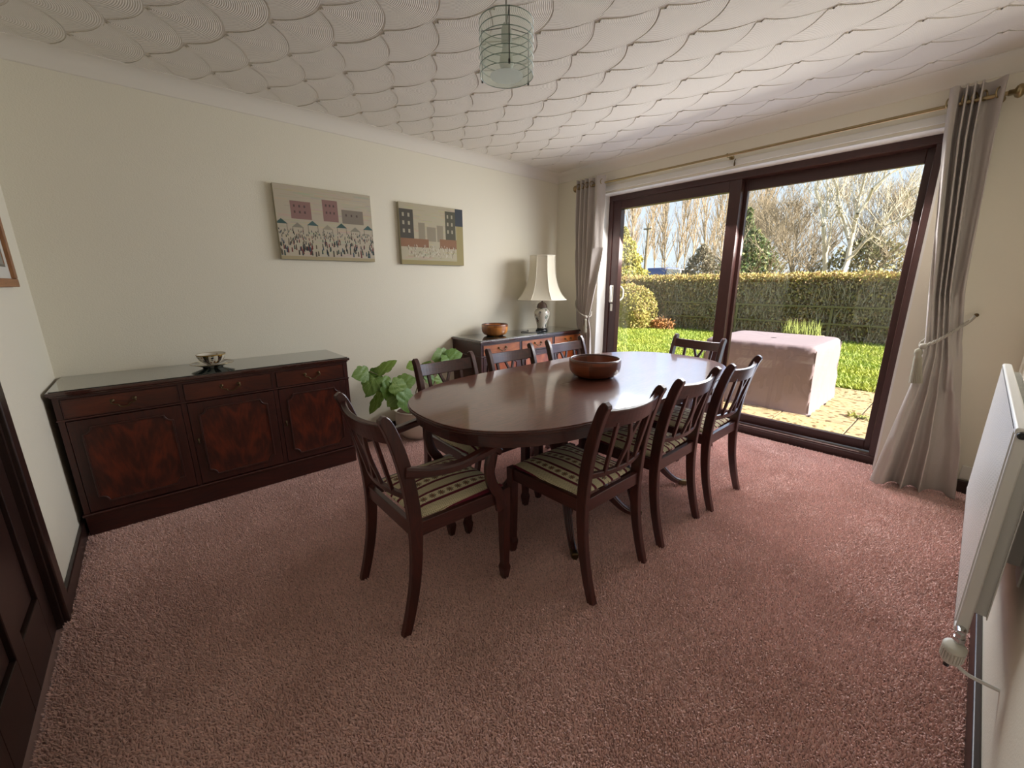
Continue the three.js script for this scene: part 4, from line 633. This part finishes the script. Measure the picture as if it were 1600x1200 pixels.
// ---------------------------------------------------------------- outdoors
const GY = -0.12, grassy = rng(99);
{ // soil and lawn ground
  struct('ground', span(-70, 40, GY - 0.4, GY - 0.06, -90, Z0 - T), std({ color: rgb(0.10, 0.085, 0.05), roughness: 1 }), 'bare earth under the garden');
  const lawn = struct('lawn', span(-30, 16, GY - 0.06, GY - 0.02, -12.6, -6.92), std({ color: rgb(0.18, 0.25, 0.03), roughness: 1 }), 'sunlit green lawn');
  const blade = (() => { const g = new THREE.BufferGeometry(); g.setAttribute('position', new THREE.Float32BufferAttribute([-0.006, 0, 0, 0.006, 0, 0, -0.004, 0.03, 0.008, 0.004, 0.03, 0.008, 0, 0.055, 0.026], 3)); g.setAttribute('uv', new THREE.Float32BufferAttribute([0, 0, 1, 0, 0, 0.5, 1, 0.5, 0.5, 1], 2)); g.setIndex([0, 1, 2, 1, 3, 2, 2, 3, 4]); g.computeVertexNormals(); return g; })();
  const N = 90000, grass = new THREE.InstancedMesh(blade, phys({ color: rgb(1, 1, 1), roughness: 0.7, transmission: 0.35, thickness: 0 }), N), m = new THREE.Matrix4(), q = new THREE.Quaternion(), e = new THREE.Euler(), c = new THREE.Color(), R = grassy; let n = 0;
  while (n < N) {
    const z = -6.9 - Math.pow(R(), 1.25) * 5.6, x = -0.2 + (R() - 0.75) * (3 - z * 0.75); if (x > 3 || x < -12) continue;
    e.set((R() - 0.5) * 0.9, R() * 6.28, (R() - 0.5) * 0.9); const s = 0.9 + R() * 0.9; m.compose(V(x, GY - 0.022, z), q.setFromEuler(e), V(s * 1.6, s, s)); grass.setMatrixAt(n, m);
    const w = 0.75 + R() * 0.5, t = 0.5 + 0.5 * n2(x * 0.9, z * 0.9); grass.setColorAt(n, c.setRGB((0.30 + 0.10 * t) * w, (0.40 + 0.04 * t) * w, 0.045 * w)); n++;
  }
  grass.name = 'grass'; grass.userData = { kind: 'stuff' }; shade(grass); lawn.add(grass);
}
{ // stone slabs of the patio, each with its own joints
  const patio = struct('patio', span(-6.2, 3.2, GY - 0.06, GY - 0.012, -6.93, Z0 - T), std({ color: rgb(0.10, 0.085, 0.06), roughness: 1 }), 'patio of square buff stone slabs'), R = rng(17);
  const riven = tex(256, 256, (u, v) => 0.5 + 0.3 * tiled(u, v, 5, 9, 80) + 0.22 * tiled(u, v, 14, 26, 81) + 0.1 * tiled(u, v, 60, 60, 82), false, 1.2, 1.2);
  const stone = tex(256, 256, (u, v) => { const t = 0.5 + 0.4 * tiled(u, v, 4, 7, 83) + 0.25 * tiled(u, v, 20, 30, 84), s = smooth(0.35, 0.7, tiled(u, v, 9, 12, 85)) * 0.25; return [mix(0.58, 0.72, t) - s, mix(0.51, 0.63, t) - s, mix(0.38, 0.47, t) - s]; }, true, 1.1, 1.1);
  const mats = [[1, 1, 1], [0.92, 0.93, 0.95], [1.06, 1.02, 0.96]].map((c) => std({ map: stone, color: rgb(...c), roughness: 0.9, bumpMap: riven, bumpScale: 0.008 }));
  const geo = [0, 1, 2].map((k) => metres(bake(box(0.598, 0.05, 0.598, 0, 0, 0, 0.006), 0.31 * k, 0, 0.17 * k)).translate(-0.31 * k, 0, -0.17 * k));
  for (let i = -8; i < 6; i++) for (let k = 0; k < 5; k++) { const s = part('slab', geo[Math.floor(R() * 3)], mats[Math.floor(R() * 3)], patio); s.position.set(-0.64 + (i + 0.5) * 0.61, GY - 0.025 + (R() - 0.5) * 0.004, -4.465 + 0.305 - 0.61 * k + 0.0 - 0.305 + 0.305); s.rotation.y = Math.floor(R() * 4) * Math.PI / 2; }
}
{ // something square under a grey-mauve fitted cover
  const x0 = -2.215, x1 = -1.02, z1 = -5.15, z0 = -6.33, y0 = GY, y1 = 0.62;
  const o = thing('covered_garden_furniture', 'boxy garden furniture under a grey-mauve fitted cover on the patio', 'furniture cover', [0, 0, 0]), N = 44, pos = [], idx = [], uv = [];
  const cover = phys({ color: rgb(0.29, 0.225, 0.245), roughness: 0.6, sheen: 0.1, sheenColor: rgb(0.9, 0.85, 0.9), sheenRoughness: 0.4 });
  const cx = (x0 + x1) / 2, cz = (z0 + z1) / 2, hx = (x1 - x0) / 2, hz = (z1 - z0) / 2, grid = [];
  // walls then top, as a rounded skin with slack folds
  const rings = [[0, 1.02], [0.06, 1.015], [0.2, 1.0], [0.35, 0.992], [0.5, 0.99], [0.65, 0.988], [0.8, 0.985], [0.9, 0.98], [0.955, 0.97], [0.985, 0.945], [1.0, 0.90], [1.0, 0.7], [0.995, 0.4], [0.99, 0.05]], M2 = 160;
  rings.forEach(([t, s]) => { for (let k = 0; k < M2; k++) { const a = k / M2 * 8, side = Math.floor(a / 2), f = a - side * 2 - 1; let px, pz; [[px, pz]] = [[[1, f], [-f, 1], [-1, -f], [f, -1]][side]]; const corner = Math.pow(Math.abs(f), 8) * 0.03, sl = t < 0.97 ? (n3(px * 3, t * 5, pz * 3) * 0.012 + n3(px * 9, t * 3, pz * 9) * 0.006) * (1 - t * 0.5) + Math.abs(n3(px * 14, t * 2.5, pz * 14)) * 0.012 * smooth(0.6, 1, Math.abs(f)) : 0, k2 = s - corner * (0.4 + t) ; pos.push(cx + px * hx * k2 + px * sl, mix(y0, y1, t) - (t > 0.99 ? n2(px * 2, pz * 2) * 0.006 * (1 - s) : 0), cz + pz * hz * k2 + pz * sl); uv.push(a / 8 * 4, t); } });
  for (let j = 0; j < rings.length - 1; j++) for (let k = 0; k < M2; k++) { const a = j * M2 + k, b = j * M2 + (k + 1) % M2; idx.push(a, a + M2, b, b, a + M2, b + M2); }
  const g = new THREE.BufferGeometry(); g.setAttribute('position', new THREE.Float32BufferAttribute(pos, 3)); g.setAttribute('uv', new THREE.Float32BufferAttribute(uv, 2)); g.setIndex(idx); g.computeVertexNormals();
  part('cover', g, cover, o);
  part('piping', join(...[[x1 - 0.02, z1 - 0.02], [x1 - 0.02, z0 + 0.02], [x0 + 0.02, z1 - 0.02]].map(([x, z]) => tube([[x + 0.018 * Math.sign(x - cx), y0 + 0.02, z + 0.02 * Math.sign(z - cz)], [x, y0 + 0.35, z], [x - 0.004, y1 - 0.05, z - 0.004]], 0.005, 12, 6))), std({ color: rgb(0.22, 0.18, 0.19), roughness: 0.7 }), o);
  for (const [x, z] of [[x1 + 0.02, z1 + 0.03], [x1 + 0.02, z0 + 0.55]]) part('strap_buckle', box(0.02, 0.014, 0.05, x, y0 + 0.007, z, 0.004), M.black, o);
}
// clouds of leaf cards on a body of earth-dark twigs
function leafMesh(w, h) { const g = new THREE.BufferGeometry(); g.setAttribute('position', new THREE.Float32BufferAttribute([0, 0, 0, w / 2, h * 0.45, 0.12 * w, -w / 2, h * 0.45, 0.12 * w, 0, h, 0], 3)); g.setAttribute('uv', new THREE.Float32BufferAttribute([0.5, 0, 1, 0.5, 0, 0.5, 0.5, 1], 2)); g.setIndex([0, 1, 2, 1, 3, 2]); g.computeVertexNormals(); return g; }
function leaves(parent, n, seed, place, size, colors, name = 'foliage') {
  const R = rng(seed), mesh = new THREE.InstancedMesh(leafMesh(1, 1.5), phys({ color: rgb(1, 1, 1), roughness: 0.65, transmission: 0.3, thickness: 0 }), n), m = new THREE.Matrix4(), q = new THREE.Quaternion(), e = new THREE.Euler(), c = new THREE.Color();
  for (let i = 0; i < n; i++) { const p = place(R); e.set(R() * 6.28, R() * 6.28, R() * 6.28); const s = size * (0.6 + R() * 0.8); m.compose(p, q.setFromEuler(e), V(s, s, s)); mesh.setMatrixAt(i, m); const k = colors(R, p), w = 0.8 + R() * 0.4; mesh.setColorAt(i, c.setRGB(k[0] * w, k[1] * w, k[2] * w)); }
  mesh.name = name; mesh.userData = { kind: 'stuff' }; shade(mesh); parent.add(mesh); return mesh;
}
const pick = (list) => (R) => list[Math.floor(R() * list.length)];
const bark = std({ color: rgb(0.30, 0.24, 0.16), roughness: 0.95 }), paleBark = std({ color: rgb(0.58, 0.52, 0.40), roughness: 0.9 });
// a bare tree: limbs that fork again and again, twigs thinned out at the ends
function limbs(seed, o) {
  const R = rng(seed), pos = [], nor = [], idx = [], sides = 5, put = (a, b, r0, r1) => {
    const d = b.clone().sub(a).normalize(), u = V(d.y, -d.x, 0.001).normalize(), w = d.clone().cross(u), s = r0 < 0.014 ? 3 : sides, base = pos.length / 3;
    for (const [p, r] of [[a, r0], [b, r1]]) for (let k = 0; k < s; k++) { const t = k / s * 6.283, n = u.clone().multiplyScalar(Math.cos(t)).addScaledVector(w, Math.sin(t)); nor.push(n.x, n.y, n.z); pos.push(p.x + n.x * r, p.y + n.y * r, p.z + n.z * r); }
    for (let k = 0; k < s; k++) { const j = (k + 1) % s; idx.push(base + k, base + j, base + s + k, base + j, base + s + j, base + s + k); }
  };
  const grow = (p, d, len, r, lvl) => {
    const n = lvl === 0 ? o.trunkSeg ?? 4 : 3; let a = p.clone(), dir = d.clone();
    for (let i = 0; i < n; i++) {
      dir.add(V((R() - 0.5) * o.wander, (R() - 0.3) * o.wander * 0.6 + o.lift * 0.05 * lvl, (R() - 0.5) * o.wander)).normalize();
      const b = a.clone().addScaledVector(dir, len / n), r1 = r * (1 - (i + 1) / n * (lvl === 0 ? 0.45 : 0.5)), r0 = r * (1 - i / n * (lvl === 0 ? 0.45 : 0.5)); put(a, b, r0, r1); a = b;
      if (lvl < o.levels && (lvl > 0 || i >= (o.clear ?? 1))) { const k = lvl === 0 ? o.fork : 1 + (R() < o.more ? 1 : 0); for (let j = 0; j < k; j++) { const sp = o.spread * (0.6 + R() * 0.7), az = R() * 6.283, side = V(Math.cos(az), 0.1, Math.sin(az)); grow(a, dir.clone().multiplyScalar(Math.cos(sp)).addScaledVector(side, Math.sin(sp)).normalize(), len * o.ratio * (0.75 + R() * 0.5), Math.max(r1 * (lvl ? 0.62 : o.limb ?? 0.66), o.thin), lvl + 1); } }
    }
  };
  for (const [pts, ra, rb] of o.paths ?? []) { // limbs copied one by one, with twigs along them
    const P = new THREE.CatmullRomCurve3(pts.map(([x, y], i) => V(x, y, (R() - 0.5) * 0.25 * Math.min(i, 3))), false, 'centripetal').getSpacedPoints(14);
    for (let i = 0; i < 14; i++) { const f = i / 14; put(P[i], P[i + 1], mix(ra, rb, f), mix(ra, rb, f + 1 / 14)); if (P[i].y > 1.9) for (let k = 0; k < 2; k++) if (R() < 0.5) { const az = R() * 6.283; grow(P[i], V(Math.cos(az), 0.5 + R() * 0.5, Math.sin(az)).add(P[i + 1].clone().sub(P[i]).normalize()).normalize(), 0.55 + R() * 0.6, Math.max(o.thin, mix(ra, rb, f) * 0.35), 2); } }
  }
  if (!o.paths) (o.stems ?? [[V(0, 0, 0), V(0, 1, 0), 1]]).forEach(([p, d, k]) => grow(p, d.clone().normalize(), o.height * k, o.radius * Math.sqrt(k), 0));
  const g = new THREE.BufferGeometry(); g.setAttribute('position', new THREE.Float32BufferAttribute(pos, 3)); g.setAttribute('normal', new THREE.Float32BufferAttribute(nor, 3)); g.setAttribute('uv', new THREE.Float32BufferAttribute(new Float32Array(pos.length / 3 * 2), 2)); g.setIndex(idx); return g;
}
{ // clipped hedge across the end of the garden, brown in winter, greener on top
  const o = thing('hedge', 'long clipped brown and green hedge across the end of the lawn', 'hedge', [0, 0, 0]), R0 = rng(1), x0 = -13, x1 = 6;
  part('twig_mass', span(x0, x1, GY - 0.05, 1.36, -12.95, -12.35), std({ color: rgb(0.44, 0.38, 0.27), roughness: 1 }), o);
  const cols = pick([[0.46, 0.36, 0.18], [0.33, 0.28, 0.13], [0.58, 0.46, 0.24], [0.27, 0.26, 0.11], [0.52, 0.36, 0.20]]), tops = pick([[0.5, 0.40, 0.13], [0.42, 0.37, 0.10], [0.5, 0.33, 0.15]]);
  leaves(o, 76000, 21, (R) => { const top = R() < 0.22, x = mix(-12, 3, R()); return top ? V(x, 1.34 + n2(x * 2, 5) * 0.04 + R() * 0.16, -12.2 - R() * 0.8) : V(x, GY + 0.02 + Math.pow(R(), 0.85) * 1.52, -12.17 - R() * 0.22 + n2(x * 1.6, 2) * 0.05); }, 0.045, (R, p) => (p.y > 1.3 || R() < 0.12 ? tops(R) : cols(R)));
  const twigs = []; const R = rng(8); for (let i = 0; i < 2600; i++) { const x = mix(-12, 3, R()), y = GY + R() * 1.4, l = 0.15 + R() * 0.3, a = (R() - 0.5) * 1.0; twigs.push(bake(new THREE.BoxGeometry(0.006, l, 0.006), x, y, -12.16 - R() * 0.08, (R() - 0.5), 0, a)); }
  const tw = part('twigs', join(twigs), std({ color: rgb(0.44, 0.38, 0.27), roughness: 0.9 }), o); tw.userData.kind = 'stuff';
}
{ const o = thing('rail_fence', 'weathered two-rail wooden fence along the front of the hedge', 'fence', [0, 0, -12.08]), m = std({ color: rgb(0.17, 0.145, 0.06), roughness: 0.9 });
  for (const y of [0.30, 0.70]) part('rail', span(-6.6, 3, y - 0.018, y + 0.018, -0.05, -0.03), m, o); for (let x = -6.5; x < 3; x += 2.1) part('post', span(x - 0.025, x + 0.025, GY - 0.03, 0.74, -0.16, -0.05), m, o); }
{ // bright clipped bush, left of the lawn
  const o = thing('rounded_bush', 'rounded yellow-green clipped bush at the left end of the lawn', 'bush', [-8.05, GY, -11.6]);
  part('twig_mass', new THREE.SphereGeometry(1, 20, 14).scale(1.35, 1.22, 0.5).translate(0, 0.1, 0), std({ color: rgb(0.36, 0.31, 0.10), roughness: 1 }), o);
  leaves(o, 9000, 41, (R) => { const th = R() * 6.283, ph = Math.acos(mix(-0.1, 1, R())), k = 0.97 + R() * 0.1, q = (v) => Math.sign(v) * Math.pow(Math.abs(v), 0.6); return V(1.4 * q(Math.cos(th) * Math.sin(ph)) * k, 1.25 * Math.pow(Math.abs(Math.cos(ph)), 0.6) * k + 0.05, 0.6 * q(Math.sin(th) * Math.sin(ph)) * k); }, 0.045, pick([[0.36, 0.32, 0.06], [0.42, 0.35, 0.09], [0.30, 0.28, 0.05], [0.40, 0.27, 0.10]]));
}
{ const o = thing('conifer', 'golden yellow conifer rising behind the bush', 'tree', [-9.55, GY, -14.2]);
  part('trunk', bake(new THREE.CylinderGeometry(0.05, 0.1, 3, 8), 0, 1.5, 0), bark, o);
  leaves(o, 12000, 43, (R) => { const t = Math.pow(R(), 0.9), r = 1.55 * Math.pow(1 - t, 0.75) * (0.75 + R() * 0.3) * (0.9 + 0.15 * Math.sin(t * 40)), a = R() * 6.283; return V(Math.cos(a) * r, 0.1 + t * 3.3, Math.sin(a) * r); }, 0.07, pick([[0.42, 0.36, 0.05], [0.50, 0.42, 0.08], [0.34, 0.32, 0.05], [0.24, 0.27, 0.05]])); }
{ const o = thing('shrub', 'low orange-leaved shrub at the foot of the hedge', 'shrub', [-6.35, GY, -11.75]);
  part('stems', limbs(5, { height: 0.25, radius: 0.01, levels: 2, fork: 2, more: 0.5, spread: 0.7, ratio: 0.7, wander: 0.5, lift: 0.3, thin: 0.003 }), bark, o);
  leaves(o, 700, 44, (R) => { const a = R() * 6.283, r = Math.sqrt(R()) * 0.38; return V(Math.cos(a) * r, 0.03 + R() * 0.36 * (1 - r), Math.sin(a) * r * 0.6); }, 0.045, pick([[0.46, 0.20, 0.06], [0.38, 0.16, 0.05], [0.5, 0.28, 0.1]])); }
{ // trough of daffodil leaves behind the covered furniture
  const o = thing('planter', 'stone trough of green daffodil leaves beyond the covered furniture', 'planter', [-1.86, 0, -7.9]);
  part('trough', metres(join(span(-0.27, 0.27, GY - 0.02, 0.42, -0.16, 0.16, 0.02), span(-0.30, 0.30, 0.37, 0.44, -0.19, 0.19, 0.015))), std({ color: rgb(0.36, 0.29, 0.2), roughness: 0.95 }), o);
  const R = rng(61), gs = []; for (let i = 0; i < 150; i++) { const x = (R() - 0.5) * 0.5, z = (R() - 0.5) * 0.26, h = 0.1 + R() * 0.2, dx = (R() - 0.5) * 0.14, dz = (R() - 0.5) * 0.1; gs.push(bake(new THREE.ConeGeometry(0.008, h, 3).translate(0, h / 2, 0), x, 0.43, z, dz * 3, 0, -dx * 3)); }
  const gr = part('leaves', join(gs), phys({ color: rgb(0.24, 0.28, 0.07), roughness: 0.6 }), o); gr.userData.kind = 'stuff'; }
{ const g = new THREE.SphereGeometry(0.03, 8, 6); const o = thing('weed', 'small weed growing in the slab joint', 'weed', [-0.64, GY, -5.45]); leaves(o, 60, 71, (R) => V((R() - 0.5) * 0.2, R() * 0.03, (R() - 0.5) * 0.07), 0.03, pick([[0.25, 0.3, 0.05], [0.35, 0.38, 0.08]])); }

// two pale-stemmed trees behind the hedge
{ const o = thing('pale_tree', 'tall pale-barked bare tree with slim upright stems behind the hedge', 'tree', [-3.05, GY, -14.1]);
  part('trunk', limbs(301, { levels: 4, more: 0.12, spread: 0.6, ratio: 0.55, wander: 0.35, lift: 0.5, thin: 0.004, paths: [[[[0.1, 0], [0.05, 1.73], [0.01, 2.25], [-0.08, 2.99], [-0.16, 3.24], [-0.37, 3.67], [-0.51, 4.17], [-0.64, 4.9]], 0.075, 0.018], [[[0.02, 2.08], [0.03, 2.41], [0.03, 2.87], [0.09, 3.13], [0.24, 3.19]], 0.035, 0.012], [[[-0.1, 3.1], [-0.19, 3.72], [-0.28, 4.21], [-0.33, 4.83]], 0.03, 0.012]] }), paleBark, o); }
{ const o = thing('pale_tree', 'pale-barked bare tree forking low, with a long bough slanting toward the curtain', 'tree', [-2.56, GY, -14.0]);
  part('trunk', limbs(302, { levels: 4, more: 0.12, spread: 0.6, ratio: 0.55, wander: 0.35, lift: 0.5, thin: 0.004, paths: [[[[0.1, 0], [0.02, 1.66], [0.03, 1.97], [-0.01, 2.45], [0, 2.81], [0.08, 3.03], [0.2, 3.28], [0.32, 3.56], [0.44, 3.76], [0.64, 3.93], [0.86, 4.1], [1.14, 4.31]], 0.085, 0.016], [[[0.02, 1.95], [0.16, 2.11], [0.32, 2.35], [0.43, 2.48], [0.56, 2.68], [0.74, 2.74], [0.95, 2.86], [1.11, 2.99], [1.34, 3.15]], 0.045, 0.014], [[[0.41, 2.47], [0.6, 2.28], [0.79, 2.17]], 0.015, 0.007], [[[-0.02, 2.48], [-0.1, 2.7], [-0.22, 2.99], [-0.36, 3.35], [-0.46, 3.68], [-0.59, 4.08], [-0.73, 4.57]], 0.04, 0.014], [[[0.05, 2.95], [0.04, 3.3], [0.02, 3.6], [0.05, 3.9], [0.05, 4.26], [0.05, 4.69]], 0.045, 0.014], [[[0.32, 3.56], [0.45, 3.83], [0.45, 4.08], [0.46, 4.46]], 0.03, 0.012], [[[0.56, 2.68], [0.75, 3.06], [0.9, 3.3], [1.07, 3.47], [1.32, 3.61]], 0.025, 0.01]] }), paleBark, o); }
const shrubCols = pick([[0.16, 0.24, 0.07], [0.22, 0.30, 0.10], [0.12, 0.18, 0.06], [0.32, 0.32, 0.13]]);
for (const [x, z, r, h, seed, label, col] of [[-5.6, -16.2, 1.15, 2.9, 501, 'dark green ivy-covered shrub right behind the middle of the hedge', shrubCols], [-7.6, -21.0, 0.5, 4.4, 502, 'ivy-clad slender tree just beside the door mullion', shrubCols], [-2.6, -17.5, 1.9, 2.6, 503, 'low olive thicket behind the pale-barked trees', pick([[0.30, 0.27, 0.10], [0.22, 0.21, 0.08], [0.36, 0.30, 0.13]])], [1.5, -16.5, 1.7, 2.8, 504, 'olive thicket at the radiator end of the hedge', pick([[0.30, 0.27, 0.10], [0.22, 0.21, 0.08], [0.36, 0.30, 0.13]])], [-10.6, -23.5, 1.2, 3.2, 505, 'grey-brown bush beside the parked lorry', pick([[0.26, 0.22, 0.14], [0.32, 0.26, 0.16], [0.2, 0.19, 0.12]])]]) {
  const o = thing('thicket', label, 'shrub', [x, GY, z]);
  part('stems', limbs(seed, { height: h * 0.55, radius: 0.06, levels: 3, fork: 3, more: 0.6, spread: 0.7, ratio: 0.62, wander: 0.3, lift: 0.4, thin: 0.008, stems: [[V(-r * 0.4, 0, 0), V(-0.2, 1, 0), 1], [V(r * 0.35, 0, 0.1), V(0.25, 1, 0), 0.9], [V(0, 0, -0.2), V(0, 1, 0.1), 1.1]] }), bark, o);
  leaves(o, 4200, seed + 7, (R) => { const a = R() * 6.283, t = R(), rr = r * Math.sqrt(R()) * Math.sin(Math.PI * clamp(0.18 + t * 0.8)); return V(Math.cos(a) * rr, 0.2 + t * h, Math.sin(a) * rr * 0.7); }, 0.085, col);
}
// spreading bare trees close behind, and the tall row far away
[[-5.2, -19.5, 5.4, 601], [-8.4, -28, 7.8, 602], [-1.2, -19.0, 5.2, 603], [1.4, -22.0, 6.4, 604], [-3.6, -25.5, 6.8, 605]].forEach(([x, z, h, seed], i) => {
  const o = thing('bare_tree', ['bare spreading tree directly right of the door mullion', 'tall bare tree whose crown shows above the left pane near the mullion', 'bare tree filling the upper corner of the right pane', 'bare tree farthest toward the radiator side', 'bare tree between the two pale-barked trees'][i], 'tree', [x, GY, z]);
  part('trunk', limbs(seed, { height: h * 0.42, radius: 0.085, levels: 5, fork: 3, more: 0.5, spread: 0.6, ratio: 0.63, wander: 0.26, lift: 0.5, thin: 0.008, trunkSeg: 4, clear: 1 }), bark, o);
});
const far = rng(700);
for (let i = 0; i < 22; i++) {
  const o = thing('far_tree', 'slender bare tree in the tall row beyond the parked lorry', 'tree', [-29 + i * 0.86 + far() * 0.3 - (i % 4) * 2.0, GY, -34 - (i % 4) * 4], far() * 6, 'distant row of bare trees');
  part('trunk', limbs(710 + i, { height: 7.4 + far() * 1.5 + (i % 4) * 0.7, radius: 0.07, levels: 4, fork: 5, more: 0.4, spread: 0.36, ratio: 0.27, wander: 0.10, lift: 0.9, thin: 0.009, trunkSeg: 8, clear: 2 }), std({ color: rgb(0.46, 0.35, 0.23), roughness: 0.95 }), o);
}
{ const o = thing('utility_pole', 'wooden utility pole with a short crossarm behind the conifer', 'pole', [-15.05, GY, -25]), m = std({ color: rgb(0.20, 0.16, 0.10), roughness: 0.9 });
  part('pole', bake(new THREE.CylinderGeometry(0.07, 0.1, 5.1, 10), 0, 2.55, 0, 0, 0, -0.02), m, o); part('crossarm', box(0.55, 0.08, 0.08, 0.05, 4.75, 0.08), m, o); for (const x of [-0.17, 0.27]) part('insulator', lathe([[0.0001, 0], [0.03, 0], [0.035, 0.06], [0.0001, 0.1]], 8).translate(x, 4.79, 0.08), M.white, o); }
{ const o = thing('lorry', 'parked lorry with a blue body and white cab beyond the hedge', 'lorry', [-16.0, GY, -30], -0.05), white = std({ color: rgb(0.75, 0.76, 0.78), roughness: 0.4 });
  part('load_body', box(1.5, 1.5, 1.9, -0.5, 1.72, 0, 0.03), std({ color: rgb(0.06, 0.11, 0.34), roughness: 0.4 }), o); part('cab', bake(extrude([[0, 0.35], [1.35, 0.35], [1.35, 1.35], [1.05, 2.28], [0, 2.36]], 1.8, 0.05, [], 2), 0.3, 0.05, 0), white, o); part('windscreen', bake(box(0.02, 0.75, 1.5), 1.53, 1.9, 0, 0, 0, 0.31), M.black, o);
  for (const x of [-0.85, 1.1]) for (const z of [-0.8, 0.8]) part('wheel', bake(new THREE.CylinderGeometry(0.38, 0.38, 0.24, 20), x, 0.38, z, Math.PI / 2), M.black, o); }
{ const o = struct('field', span(-70, 40, GY - 0.06, GY - 0.03, -90, -13), std({ color: rgb(0.17, 0.16, 0.07), roughness: 1 }), 'rough ground beyond the hedge'); }

scene.traverse((o) => { if (o.isMesh && o.material !== M.glass) { o.castShadow = true; o.receiveShadow = true; } });
renderer.render(scene, camera);
